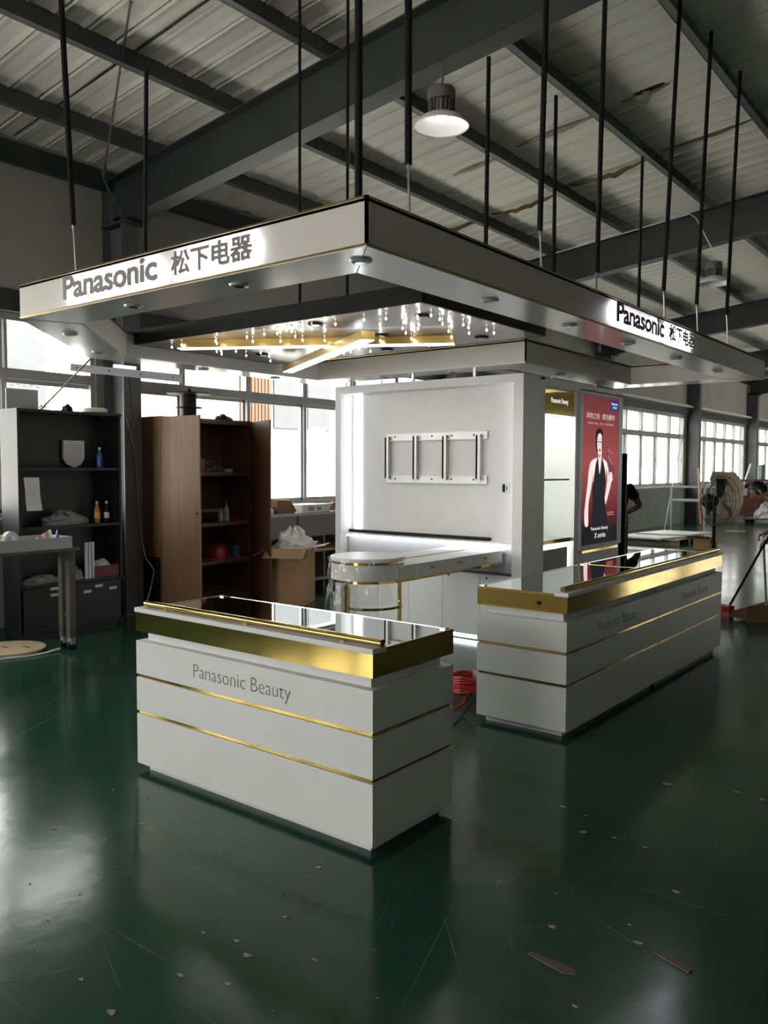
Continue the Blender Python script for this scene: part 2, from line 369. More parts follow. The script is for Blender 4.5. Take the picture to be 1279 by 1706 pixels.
# long narrow sheets, each slightly sagging, seam lips between them
SW = .26
pts = [(-SW/2+.004, 0), (-SW/2+.02, -.016), (-.06, -.004), (.06, -.004), (SW/2-.02, -.016), (SW/2-.004, 0)]
sh = B(); xa, xb = -8.2, 4.4; n = len(pts)
for x in (xa, xb):
    for yy, zz in pts: sh.v.append((x, yy, zt(x, 4.885)+zz))
    for yy, zz in pts: sh.v.append((x, yy, zt(x, 4.91)))
for i in range(n-1):
    sh.f += [(i, i+1, 2*n+i+1, 2*n+i), (n+i, 3*n+i, 3*n+i+1, n+i+1)]
sh.f += [(0, 2*n, 3*n, n), (n-1, 2*n-1, 4*n-1, 3*n-1)]
s0 = obj('roof_sheet', sh, SHEET, ceil); k = 0
yy = Y0+SW/2; s0.location.y = yy
while yy < Y1-SW:
    yy += SW; c = sharecopy(s0, ceil, (0, 0, random.uniform(-.006, .004))); c.location.y = yy; k += 1
obj('roof_deck', B().add(slab(-8.3, 4.6, Y0, Y1, 4.93, 4.97).v, [(0,3,2,1),(4,5,6,7),(0,1,5,4),(1,2,6,5),(2,3,7,6),(3,0,4,7)]), WALLM, ceil)
# torn, sagging insulation seams
def tear(x0, x1, y, wd, sag, seed, kind='y'):
    tm = INSUL if kind == 'y' else mat('seam_gap', (.02,.018,.015), .8) if kind == 'd' else mat('torn_foil', (.42,.38,.31), .6, var=.4, scale=6)
    rr = random.Random(seed); m_ = 14; v = []; f = []
    for i in range(m_+1):
        t = i/m_; x = x0+(x1-x0)*t; dz = -sag*math.sin(math.pi*t)*(.8+.4*rr.random())-.02; w_ = wd*(.15+math.sin(math.pi*t))*(.8+.4*rr.random())
        for s_ in (-1, 0, 1): v.append((x, y+s_*w_/2, zt(x, 4.885)+dz*(1 if s_ == 0 else .55)+rr.uniform(-.004,.004)))
    for i in range(m_):
        for s_ in (0, 1): f.append((i*3+s_, i*3+s_+1, i*3+s_+4, i*3+s_+3))
    bb = B(); bb.v = v; bb.f = f; o = obj('torn_insulation', bb, tm, ceil)
    md = o.modifiers.new('solid', 'SOLIDIFY'); md.thickness = .01
for a_ in ((-4.80,-3.68,9.92,.06,.09,1),(-5.95,-4.9,10.0,.05,.09,2),(-7.1,-6.1,10.05,.06,.04,3),(-3.55,-2.5,9.85,.05,.04,4),(-3.45,-2.95,8.35,.07,.04,5,'f'),(-4.7,-3.75,8.42,.10,.02,6,'f'),(-5.6,-5.0,8.5,.07,.02,7,'f'),(-8.0,-4.2,4.30,.02,.012,8,'d')): tear(*a_)
tear(-3.30, -2.98, 8.30, .07, .02, 15, 'd')
obj('torn_insulation', B().extr([(-3.20,8.28,5.40),(-3.12,8.29,5.41),(-3.13,8.30,5.29),(-3.17,8.27,5.26)], (0,.01,0)), mat('torn_foil', (.42,.38,.31), .6), ceil)
# ================================================================== OUTSIDE
struct('ground_outside', B().box(-60, -8.31, -40, 80, -.25, -.1), mat('outside_concrete', (.80,.78,.74), .8, var=.12, scale=.4))
struct('ground_front', B().box(-8.3, 40, -40, Y0-.21, -.25, -.1), MATS['outside_concrete'])
OUTW = mat('pale_facade', (.62,.62,.60), .7, var=.05); OUTG = mat('grey_facade', (.10,.105,.115), .6, var=.15); OUTB = mat('brown_slats', (.15,.075,.045), .6, var=.2)
t = thing('outside_building', 'pale building with brown slats and grey windows seen through the middle windows', 'building', (-15, 14, -.1))
obj('wall', B().box(-17, -13.2, 9.5, 26, -.1, 2.15), OUTW, t); obj('upper_wall', B().box(-17, -13.4, 11.1, 26, 2.15, 4.4), mat('mid_facade', (.30,.30,.30), .7, var=.1), t)
obj('ledge', B().box(-13.4, -12.9, 9.5, 26, 2.05, 2.2), OUTW, t)
for k in range(9): obj('slat', B().box(-13.4, -13.33, 12.1+.1*k, 12.17+.1*k, 2.25, 4.1), OUTB, t)
for y in (13.1, 14.2, 15.6, 17): obj('window', B().box(-13.4, -13.36, y, y+.8, 2.5, 3.9), OUTG, t)
t = thing('outside_signboard', 'grey billboard with pale lettering seen through the left window', 'signboard', (-13, 7.1, -.1))
obj('board', B().box(-13.06, -13, 6.75, 7.45, 1.9, 3.95), OUTG, t); obj('post', B().tube([(-13.03, 6.9, -.1), (-13.03, 6.9, 2)], .05), OUTG, t); obj('post', B().tube([(-13.03, 7.3, -.1), (-13.03, 7.3, 2)], .05), OUTG, t)
for k in range(5): obj('stroke', B().box(-12.99, -12.985, 6.84+.11*k, 6.90+.11*k, 2.94+.02*(k % 2), 3.06-.03*(k % 3)), OUTW, t)
# ================================================================== CANOPY
ZC0, ZC1 = 2.50, 2.70
O = [(-4.79,2.59),(-2.116,2.59),(-2.116,8.86),(-3.69,8.86),(-3.69,6.56),(-6.06,6.56),(-6.06,3.86)]
I = [(-4.66,2.91),(-2.435,2.91),(-2.435,8.54),(-3.37,8.54),(-3.37,6.24),(-5.74,6.24),(-5.74,3.99)]
can = thing('canopy', 'suspended white ring canopy with gold edges and glowing shop signs above the counters', 'canopy', (-3.8, 4.6, ZC0))
FASC = mat('ivory_fascia', (.56,.53,.49), .42, var=.04, scale=2)
def plate(p, q, z0, z1, t_out):                      # vertical panel p->q, thickness to the left of direction
    d = (Vector((q[0],q[1]))-Vector((p[0],p[1]))).normalized(); nrm = Vector((-d.y, d.x))*t_out
    return B().prism([p, q, (q[0]+nrm.x, q[1]+nrm.y), (p[0]+nrm.x, p[1]+nrm.y)], z0, z1)
for i in range(7):
    j = (i+1) % 7; o0, o1, i0, i1 = O[i], O[j], I[i], I[j]
    obj('outer_fascia', plate(o0, o1, ZC0+.012, ZC1-.006, .012), FASC, can)
    obj('inner_fascia', plate(i0, i1, ZC0+.012, ZC1-.006, -.012), FASC, can)
    obj('soffit_panel', B().prism([o0, o1, i1, i0], ZC0, ZC0+.012), SOFFIT, can)
    obj('top_board', B().prism([o0, o1, i1, i0], ZC1-.02, ZC1-.008), mat('raw_board', (.25,.17,.09), .7), can)
    obj('gold_edge', plate(o0, o1, ZC1-.006, ZC1+.003, .016), GOLD_D, can)
    obj('gold_edge', plate(o0, o1, ZC0+.004, ZC0+.013, -.004), GOLD_D, can)
    obj('gold_edge', plate(i0, i1, ZC1-.006, ZC1+.002, -.016), GOLD_D, can)
    obj('soffit_joint', B().bar((*o0, ZC0-.0005), (*i0, ZC0-.0005), .004, .002), GREYP, can)
for (x, y) in ((-3.02,2.592),(-2.75,2.592)): pass
DLR = mat('downlight_ring', (.45,.46,.46), .3, .3); DLD = mat('downlight_lens', (.06,.07,.07), .15)
def downlight(x, y, z, parent, r=.045, ring=DLR):
    o = obj('downlight', B().lathe((x,y,z), [(r*.68,-.002),(r*.75,-.012),(r,-.010),(r+.006,0)], 20), ring, parent, smooth=False)
    obj('lens', B().lathe((x,y,z), [(.001,-.0135),(r*.6,-.0135),(r*.62,-.0125)], 16), DLD, o)
for x, y in ((-2.28,2.75),(-3.04,2.75),(-3.89,2.75),(-5.06,3.08),(-5.66,3.68),(-2.27,3.8),(-2.27,4.75),(-2.27,5.7),(-2.27,6.7),(-2.27,7.8),(-5.9,4.9),(-5.9,5.8),(-5.0,6.4),(-4.2,6.4),(-3.52,7.2),(-3.52,8.1)): downlight(x, y, ZC0, can)
for p in ((-5.55,6.53),(-4.75,6.53),(-4.05,6.53),(-3.66,7.3),(-3.66,8.3)): obj('support_post', B().box(p[0]-.012,p[0]+.012,p[1]-.012,p[1]+.012,2.44,2.51), STEEL, can)

# halo-lit signs: dark letters standing off the fascia with a light bar behind each
LETT = mat('sign_letter_face', (.20,.175,.17), .45)
HALO = mat('sign_led', (1,1,1), .5, emit=(.88,.90,1.0), estr=22)
def sign(org, ux, width_lat, x_cjk, width_cjk, hl, hc, off):
    ux = Vector(ux); nz = ux.cross(Vector((0,0,1))); org = Vector(org)
    def letters(s, x0, wid, h, embold, ybase, bold=0):
        full = text_raw(s, 1.0, 0, embold); a, b_, c, d = bounds(full); k = wid/(b_-a); ky = h/(d-c)
        for i, ch in enumerate(s):
            pre = bounds(text_raw(s[:i+1], 1.0, 0, embold))[1]
            me = text_raw(ch, 1.0, 0, embold)
            if bold: me = thicken(me, bold)
            la, lb, lc, ld = bounds(me)
            bm = bmesh.new(); bm.from_mesh(me); bmesh.ops.remove_doubles(bm, verts=bm.verts, dist=1e-6)
            r = bmesh.ops.extrude_face_region(bm, geom=bm.faces[:])
            for g in r['geom']:
                if isinstance(g, bmesh.types.BMVert): g.co.z += 1
            bmesh.ops.recalc_face_normals(bm, faces=bm.faces); bm.to_mesh(me); bm.free()
            sx = x0+(pre-lb-a)*k
            for v in me.vertices: v.co = Vector((sx+v.co.x*k, (v.co.y-c)*ky+ybase, off+v.co.z*.008))
            xa, xb = sx+la*k, sx+lb*k; za, zb = (lc-c)*ky+ybase, (ld-c)*ky+ybase
            place_text(me, org, ux, (0,0,1)); o = link('sign_letter', me, LETT, can)
            bb = B(); m = .012
            cs = [(xa+m*.5, za+m*.5), (xb-m*.5, za+m*.5), (xb-m*.5, zb-m*.5), (xa+m*.5, zb-m*.5)]
            bb.extr([tuple(org+ux*p+Vector((0,0,1))*q+nz*(off-.014)) for p, q in cs], nz*.008)
            obj('halo_light', bb, HALO, o)
    letters('Panasonic', 0, width_lat, hl, .0, 0, .040)
    letters('松下电器', x_cjk, width_cjk, hc, 0, -.002, .038)
sign((-4.24, 2.589, 2.545), (1,0,0), .822, .945, .555, .118, .108, .030)
sign((-2.115, 5.05, 2.545), (0,1,0), .83, .945, .56, .118, .108, .030)

# floating dark ceiling panel with star lights and crossed light bars
pan = thing('ceiling_panel', 'dark glossy ceiling panel with star lights and two crossed gold light bars inside the canopy', 'ceiling panel', (-4.3, 4.8, 2.60))
PANM = mat('grey_gloss_panel', (.16,.155,.16), .28, var=.1, scale=2, coat=.2)
obj('panel', B().box(-5.70,-2.89,4.06,5.62,2.600,2.612), PANM, pan)
for a_ in ((-5.72,-2.88,4.045,4.06),(-5.72,-2.88,5.62,5.635)): obj('edge_board', B().box(*a_, 2.60, 2.715), BLACKM, pan)
for a_ in ((-5.72,-5.70,4.06,5.62),(-2.90,-2.88,4.06,5.62)): obj('edge_board', B().box(*a_, 2.60, 2.715), BLACKM, pan)
obj('panel_back', B().box(-5.70,-2.90,4.06,5.62,2.70,2.71), BLACKM, pan)
for k_, (p, q) in enumerate((((-5.27,4.14),(-3.42,5.22)), ((-5.33,5.40),(-3.55,4.36)))):
    zb_ = 2.60-.062*k_
    o = obj('light_bar', B().bar((*p, zb_-.03), (*q, zb_-.03), .10, .058), mat('bar_gold', (.40,.27,.09), .35, 1.0), pan)
    obj('bar_diffuser', B().bar((*p, zb_-.0615), (*q, zb_-.0615), .088, .005), mat('bar_led', (1,1,1), .5, emit=(1,.97,.93), estr=7), o)
STAR = mat('star_tip', (1,1,1), .3, emit=(1,.95,.88), estr=60); STARB = mat('star_body', (.75,.6,.4), .25, .6, emit=(1,.85,.6), estr=.35)
stars = [(-5.35,4.13),(-5.19,4.10),(-4.82,4.12),(-4.5,4.14),(-4.9,4.20),(-5.25,4.5),(-5.34,4.63),(-5.16,4.46),(-5.24,4.54),(-5.06,4.43),(-5.12,4.59),(-4.3,4.12),(-5.25,4.82),(-4.62,4.31),(-4.82,4.55),(-5.02,4.77),(-5.12,4.96),(-5.34,5.19),(-4.06,4.1),(-4.2,4.15),(-4.81,4.77),(-4.45,4.43),(-4.07,4.16),(-3.95,4.12),(-4.19,4.32),(-4.27,4.48),(-3.87,4.15),(-3.63,4.12),(-3.83,4.24),(-4.16,4.6),(-4.44,4.98),(-4.68,5.15),(-4.79,5.18),(-3.38,4.11),(-3.24,4.16),(-3.4,4.3),(-3.06,4.12),(-3.22,4.32),(-3.37,4.51),(-3.47,4.68),(-3.04,4.22),(-3.2,4.46),(-3.3,4.59),(-3.83,4.85),(-3.59,4.91),(-3.32,5.03),(-2.95,4.24),(-2.98,4.38),(-3.06,4.53),(-3.19,4.8),(-2.96,4.48),(-2.97,4.64),(-3.0,4.75),(-3.12,4.95),(-2.96,4.92),(-2.98,5.05),(-3.68,5.26),(-4.39,5.17),(-4.23,5.08),(-4.11,5.02),(-4.24,5.24),(-3.61,4.97),(-4.5,5.21)]
sb = obj('star_light', B().lathe((0,0,0), [(.008,0),(.006,-.004),(.0018,-.02),(.0015,-.036)], 6), STARB, pan)
st = obj('star_tip', B().lathe((0,0,0), [(.0015,-.034),(.006,-.040),(.006,-.044),(.0015,-.052)], 8), STAR, sb)
for i, (x, y) in enumerate(stars):
    if i == 0: s_ = sb
    else:
        s_ = sb.copy(); COL.objects.link(s_); s_.parent = pan; s_.matrix_parent_inverse = sb.matrix_parent_inverse.copy()
        c_ = st.copy(); COL.objects.link(c_); c_.parent = s_; c_.matrix_parent_inverse = st.matrix_parent_inverse.copy()
    s_.location = (x, y, 2.60)
for x, y in ((-3.88,4.2),(-3.12,4.40),(-3.82,4.85),(-3.28,5.38),(-4.24,5.46),(-5.3,5.05)): downlight(x, y, 2.60, pan, .05, BLACKM)

# hanger rods from the roof
def hanger(label, top, brk, bot, rt=.017, rb=.006):
    if top[2] < 4.2: rt = .0115
    t = thing('hanger_rod', label, 'rod', bot, 'rods hanging the canopy')
    top, brk, bot = Vector(top), Vector(brk), Vector(bot)
    obj('sleeve', B().tube([top, brk], rt, 8), BLACK, t)
    if (brk-bot).length > .03:
        obj('threaded_rod', B().tube([brk+(top-brk).normalized()*.02, bot], rb, 6), STEEL, t)
        obj('coupler', B().tube([brk+Vector((0,0,.012)), brk-Vector((0,0,.018))], rb*1.6, 6), STEEL, t)
def rz(x): return zt(x, 4.70)
FR = [('first rod on the front canopy edge, above the left end of the sign',(-4.60,2.75,rz(-4.6)),(-4.466,2.75,3.03),(-4.44,2.75,2.70)),
      ('second rod on the front canopy edge, above the lettering',(-3.75,2.75,3.71),(-3.784,2.75,2.72),(-3.784,2.75,2.70)),
      ('rod at the near right corner of the canopy',(-2.294,2.75,rz(-2.3)),(-2.292,2.75,2.72),(-2.292,2.75,2.70)),
      ('rod beside the canopy corner on the right edge, with a thin lower end',(-2.27,3.06,rz(-2.27)),(-2.27,3.076,2.99),(-2.27,3.087,2.70)),
      ('short rod on the right edge in front of the lit lamp',(-2.27,3.769,3.73),(-2.27,3.756,2.72),(-2.27,3.756,2.70)),
      ('long thin-ended rod on the right canopy edge, right of the lit lamp',(-2.27,4.43,rz(-2.27)),(-2.27,4.352,2.98),(-2.27,4.386,2.70)),
      ('slim rod close behind the long one right of the lit lamp',(-2.27,4.532,3.80),(-2.27,4.532,2.72),(-2.27,4.532,2.70)),
      ('long rod on the right edge just before the side sign',(-2.27,5.23,rz(-2.27)),(-2.27,5.149,2.89),(-2.27,5.134,2.70)),
      ('short rod above the letters of the side sign',(-2.27,5.903,3.85),(-2.27,5.88,2.72),(-2.27,5.877,2.70)),
      ('rod above the end of the side sign with a thin lower end',(-2.27,6.63,rz(-2.27)),(-2.27,6.387,2.98),(-2.27,6.438,2.70)),
      ('rod left of the unlit lamp with a thin lower end',(-2.27,7.41,rz(-2.27)),(-2.27,7.183,3.0),(-2.27,7.247,2.70)),
      ('last rod at the far right end of the canopy',(-2.27,8.30,rz(-2.27)),(-2.27,8.057,3.04),(-2.27,8.137,2.70))]
for a_ in FR: hanger(*a_)
hanger('left of the two rods holding the dark ceiling panel', (-3.925,4.1,rz(-3.925)), (-3.933,4.1,2.73), (-3.933,4.1,2.711), .010)
hanger('right of the two rods holding the dark ceiling panel', (-3.504,4.1,rz(-3.5)), (-3.511,4.1,2.73), (-3.511,4.1,2.711), .010)
# slanted turnbuckle stay near the eave
t = thing('wind_brace', 'slanted steel rod with turnbuckle under the roof at top left', 'brace', (-7.7, 5.24, 4.4))
obj('brace_rod', B().tube([(-7.62,5.04,4.60), (-5.5,3.90,5.14)], .010, 6), COLST, t); obj('turnbuckle', B().tube([(-7.58,5.02,4.61), (-7.42,4.93,4.655)], .019, 6), COLST, t); obj('hook', B().tube([(-7.62,5.04,4.60), (-7.70,5.16,4.50), (-7.72,5.24,4.42)], .010, 6), COLST, t)

# ================================================================== HIGH BAY LAMPS
LB = mat('lamp_housing', (.16,.155,.15), .45, .4)
SHADE_IN = mat('lamp_shade_inner', (.85,.85,.83), .4)
def lamp(label, x, y, zrim, lit, ztop, stem):
    t = thing('high_bay_lamp', label, 'lamp', (x, y, zrim))
    o = obj('lamp_shade', B().lathe((x,y,zrim), [(.212,0),(.205,.012),(.16,.06),(.10,.092),(.072,.10)], 32, cap=False), SHADE_IN, t, smooth=True)
    md = o.modifiers.new('solid', 'SOLIDIFY'); md.thickness = .004; md.offset = 1
    auto_smooth(obj('housing', B().lathe((x,y,zrim), [(.070,.098),(.075,.11),(.085,.19),(.105,.195),(.108,.27),(.10,.285),(.03,.29)], 28), LB, t))
    for k in range(20):
        a = 2*math.pi*k/20; c, s_ = math.cos(a), math.sin(a)
        obj('cooling_fin', B().obox((x+.09*c, y+.09*s_, zrim+.148), (.014*c,.014*s_,0), (-.0025*s_,.0025*c,0), (0,0,.045)), LB, t)
    bulb = mat('lamp_chip_lit', (1,1,1), .4, emit=(1,.97,.9), estr=22) if lit else mat('lamp_chip_off', (.4,.4,.35), .4)
    obj('led_chip', B().lathe((x,y,zrim), [(.001,.048),(.03,.055),(.045,.07),(.045,.097)], 20), bulb, t)
    obj('stem', B().tube(stem, .008, 6), LB if lit else MATS['pale_conduit'], t)
    obj('eye_bolt', B().tube([(x+.02*math.cos(a/8*6.3), y, zrim+.305+.02*math.sin(a/8*6.3)) for a in range(9)], .004, 5), LB, t)
    if lit:
        l = bpy.data.lights.new('lamp_beam', 'SPOT'); l.energy = 120; l.spot_size = math.radians(150); l.spot_blend = .5; l.shadow_soft_size = .05; l.color = (1,.96,.9)
        lo = bpy.data.objects.new('lamp_beam', l); COL.objects.link(lo); lo.location = (x, y, zrim+.07); lo.parent = t; lo.matrix_parent_inverse = wm(t).inverted()
lamp('lit round high bay lamp hanging under the big dark rafter', -3.67, 5.40, 4.24, True, 4.7, [(-3.67,5.40,4.53),(-3.66,5.40,4.60),(-3.66,5.40,4.672)])
lamp('unlit round high bay lamp hanging from a bent conduit at the right', -3.45, 11.62, 4.10, False, 4.7, [(-3.45,11.62,4.39),(-3.46,11.63,4.52),(-3.75,11.76,5.06),(-3.85,11.79,5.14),(-5.9,11.79,4.92)])
# ================================================================== DISPLAY COUNTERS
NECK = mat('white_neck', (.70,.70,.69), .45)
def counter(label, L, D, loc, rotz, texts, ra=.03, rb=.015, ov=.004):
    """built with its long front along +x at y=0, depth to +y, then turned; origin at front left floor corner"""
    t = thing('display_counter', label, 'counter', (0,0,0), 'white display counters')
    pl = .045
    obj('plinth', B().box(pl, L-pl, pl, D-pl, 0, .04), WHITE, t)
    obj('core', B().box(.02, L-.02, .02, D-.02, .04, .69), WHITE_SAT, t)
    for z0, z1, nm in ((.04,.307,'lower_panel'),(.326,.503,'middle_panel'),(.522,.70,'upper_panel')):
        obj(nm, B().box(0, L, 0, D, z0, z1), WHITE, t, bevel=.0015)
    for z0, z1 in ((.3075,.3255),(.5035,.5215)): obj('gold_strip', B().box(.009, L-.009, .009, D-.009, z0, z1), GOLD, t)
    obj('neck', B().box(pl, L-pl, pl, D-pl, .70, .752), NECK, t)
    obj('gold_case', B().box(0, L, 0, D, .752, .853), GOLD, t)
    obj('front_ledge', B().box(-ov, L+ov, -.006, .085, .853, .876), WHITE, t, bevel=.001)
    obj('side_rim', B().box(0, .012, .085, D, .853, .868), GOLD_D, t); obj('side_rim', B().box(L-.012, L, .085, D, .853, .868), GOLD_D, t)
    obj('back_rim', B().box(.012, L-.012, D-.01, D, .853, .868), CHROME, t)
    obj('glass_top', B().box(.012, L-.012, .085, D-.01, .853, .866), MIRROR, t)
    for x in (.02, L-.05): obj('corner_bracket', B().box(x, x+.03, D-.04, D-.008, .866, .873), CHROME, t)
    r = obj('gold_rail', B().tube([(ra,.045,.894), (L+rb,.045,.894)], .0165, 20), GOLD, t); auto_smooth(r)
    for x in (.2, L/2, L-.2): obj('rail_foot', B().box(x-.012, x+.012, .035, .055, .874, .885), GOLD_D, r)
    for s, x0, z0, wd, hh in texts:
        for me in letter_meshes(s, (x0, -.0002, z0), (1,0,0), (0,0,1), wd, hh, .0008, -.013): link('letter', me, TEXTG, t)
    for x in (.10, L-.10): obj('levelling_foot', B().lathe((x, .08, 0), [(.02,0),(.02,.008),(.01,.012)], 12), BLACK, t)
    t.location = loc; t.rotation_euler.z = rotz
    return t
counter('front white counter with gold bands standing alone nearest the camera', 1.612, .60, (-3.705, 2.606, 0), 0, [('Panasonic Beauty', .470, .556, .672, .088)])
c2 = counter('near half of the long white counter on the right, with a keyhole', 1.560, .62, (-2.127, 4.482, 0), math.radians(90), [('Panasonic Beauty', .45, .556, .65, .088)], .03, 0, 0)
c3 = counter('far half of the long white counter on the right, next to the floor broom', 1.560, .62, (-2.127, 6.047, 0), math.radians(90), [('Panasonic Beauty', .48, .556, .66, .088)], 0, .02, 0)
# lock on the near end of the long counter (world x -2.3, short end faces -y)
lk = obj('lock', B().tube([(-2.31,4.484,.800),(-2.31,4.472,.800)], .010, 14).box(-2.325,-2.30,4.476,4.481,.806,.812), BLACK, c2)

# ================================================================== KIOSK WALL UNIT
KX0, KX1, KY0, KY1, KH = -5.73, -3.53, 6.50, 8.72, 2.45
kio = thing('kiosk_wall', 'tall white kiosk block with lit screen wall, display niche and red poster light box', 'kiosk', (-4.63, 7.6, 0))
KW = mat('kiosk_white', (.77,.77,.765), .42, var=.05, scale=2, stretch=(1,1,.4)); KWI = mat('kiosk_wall_panel', (.71,.705,.71), .5, var=.05)
obj('left_post', B().box(KX0, KX0+.075, KY0, KY1, 0, KH), KW, kio); obj('right_post', B().box(KX1-.10, KX1, KY0, 6.90, 0, KH), KW, kio)
obj('header', B().box(KX0+.075, KX1-.10, KY0, KY0+.34, KH-.075, KH), KW, kio)
obj('screen_panel', B().box(KX0+.075, KX1-.10, KY0+.18, KY0+.21, .93, KH-.075), KWI, kio)
obj('top_board', B().box(KX0+.075, KX1, KY0+.34, KY1, KH-.03, KH), KW, kio)
obj('back_panel', B().box(KX0, KX1, KY1-.03, KY1, 0, KH-.03), KW, kio)
obj('led_channel', B().box(KX0+.115, KX0+.215, KY0+.168, KY0+.18, .97, KH-.08), mat('led_column', (1,1,1), .5, emit=(.95,.97,1), estr=4.5), kio)
obj('led_strip', B().box(KX1-.112, KX1-.102, KY0+.14, KY0+.175, 1.0, KH-.09), mat('led_soft', (1,1,1), .5, emit=(.95,.97,1), estr=6), kio)
obj('black_slot', B().box(KX0+.076, KX1-.42, KY0+.13, KY0+.18, .935, .965), BLACKM, kio)
obj('slot_led', B().box(KX0+.13, KX1-.14, KY0+.03, KY0+.05, .905, .925), LED, kio)
obj('ledge_board', B().box(KX0+.075, KX1-.10, KY0+.02, KY0+.20, .926, .935), KW, kio)
obj('lower_panel', B().box(KX0+.10, KX1-.10, KY0+.10, KY0+.13, .65, .925), mat('grey_panel', (.42,.43,.44), .5), kio)
# lower cabinets
obj('cabinet_body', B().box(KX0+.10, KX1-.12, KY0+.06, KY0+.5, .06, .64), KW, kio)
obj('cabinet_top', B().box(KX0+.08, KX1-.12, KY0+.02, KY0+.12, .64, .655), mat('dark_edge', (.03,.03,.035), .4), kio)
xs = [KX0+.10, -5.19, -4.80, -4.40, -3.98, KX1-.12]
for i in range(5):
    o = obj('cabinet_door', B().box(xs[i]+.002, xs[i+1]-.002, KY0+.04, KY0+.06, .07, .635), KW, kio, bevel=.001)
    obj('lock', B().tube([(xs[i]+.07, KY0+.042, .60), (xs[i]+.07, KY0+.03, .60)], .009, 10), BLACK, o)
obj('floor_led', B().box(KX0+.14, KX1-.14, KY0+.075, KY0+.09, .012, .045), LED, kio)
# screen bracket and socket on the panel are things of their own
BRK = mat('bracket_steel', (.62,.62,.62), .4, .35, var=.1)
tv = thing('screen_bracket', 'bare metal screen mounting bracket on the white kiosk wall', 'bracket', (-4.47, KY0+.165, 1.47))
yb = KY0+.18
for z0, z1 in ((1.885,1.965),(1.465,1.545)):
    o = obj('rail', B().box(-5.055,-3.875,yb-.020,yb-.016,z0,z1).box(-5.055,-3.875,yb-.045,yb,z1-.004,z1).box(-5.055,-3.875,yb-.045,yb-.012,z0,z0+.004), BRK, tv)
    for x in (-4.95,-4.72,-4.50,-4.27,-4.02): obj('bolt', B().tube([(x,yb-.02,(z0+z1)/2),(x,yb-.026,(z0+z1)/2)], .008, 8), BLACK, o)
for x in (-5.03,-4.68,-4.33,-3.95):
    obj('upright', B().box(x-.015,x+.02,yb-.05,yb-.046,1.50,1.93).box(x-.015,x-.011,yb-.05,yb-.02,1.50,1.93).box(x+.016,x+.02,yb-.05,yb-.02,1.50,1.93), BRK, tv)
    obj('hook', B().box(x-.032,x-.022,yb-.05,yb-.03,1.51,1.92), BLACK, tv)
so = thing('wall_socket', 'small grey wall socket on the kiosk wall right of the bracket', 'socket', (-3.70, KY0+.175, 1.43))
obj('plate', B().box(-3.735,-3.655,yb-.008,yb,1.39,1.47), mat('socket_grey', (.45,.45,.45), .35, .5), so, bevel=.002); obj('insert', B().box(-3.73,-3.70,yb-.010,yb-.007,1.395,1.465), BLACKM, so)
obj('hole', B().box(-3.688,-3.680,yb-.0105,yb-.007,1.41,1.45), BLACK, so)
tv.location.x -= .115; so.location.x -= .10
# side: display niche
X_ = KX1
SIDE = mat('kiosk_side', (.80,.80,.79), .4, var=.06, scale=2, stretch=(1,1,.4))
obj('side_panel', B().box(X_-.02, X_, 6.90, 8.72, 2.37, KH-.03).box(X_-.02, X_, 7.565, 7.66, 0, 2.37).box(X_-.02, X_, 7.66, 8.70, 2.385, 2.40).box(X_-.02, X_, 7.66, 8.72, 0, .80).box(X_-.02, X_, 6.90, 7.565, 0, .42), SIDE, kio)
NI = mat('niche_white', (.80,.80,.79), .5)
obj('niche_box', B().box(X_-.42, X_-.40, 6.90, 7.585, .42, 2.37).box(X_-.40, X_, 6.90, 6.915, .42, 2.37).box(X_-.40, X_-.02, 7.565, 7.58, .42, 2.37).box(X_-.40, X_-.02, 6.915, 7.565, 2.35, 2.37).box(X_-.40, X_-.02, 6.915, 7.565, .42, .44), NI, kio)
o = obj('gold_header', B().box(X_-.03, X_-.012, 6.915, 7.565, 2.12, 2.35), GOLD, kio)
for me in letter_meshes('Panasonic Beauty', (X_-.012, 7.06, 2.215), (0,1,0), (0,0,1), .36, .062, .001, 0): link('letter', me, mat('lit_letter', (.9,.9,.9), .5, emit=(1,1,1), estr=.8), o)
obj('niche_led', B().box(X_-.37, X_-.35, 6.95, 7.53, 2.335, 2.349), mat('niche_led', (1,1,1), .5, emit=(1,.99,.93), estr=90), kio)
obj('niche_led', B().box(X_-.39, X_-.38, 6.918, 6.93, .95, 2.3), MATS['niche_led'], kio)
for z in (1.50,):
    o = obj('glass_shelf', B().box(X_-.40, X_-.03, 6.916, 7.50, z, z+.010), thin_glass('shelf_glass', (.85,.92,.88), .1), kio)
    obj('shelf_edge', B().box(X_-.032, X_-.026, 6.916, 7.50, z-.003, z+.012), BLACKM, o)
o = obj('niche_shelf', B().box(X_-.40, X_-.01, 6.916, 7.565, .90, .93), NI, kio); obj('shelf_edge', B().box(X_-.012, X_-.004, 6.93, 7.50, .90, .938), GOLD, o)
obj('niche_led', B().box(X_-.30, X_-.28, 6.93, 7.55, .885, .899), MATS['niche_led'], kio)
obj('lower_door', B().box(X_-.06, X_-.045, 6.98, 7.51, .44, .84), mat('grey_door', (.30,.31,.32), .5), kio)
for (y0, y1, z) in ((7.68, 8.58, .775),): obj('gold_ledge', B().box(X_-.005, X_+.035, y0, y1, z-.012, z+.012), GOLD, kio)
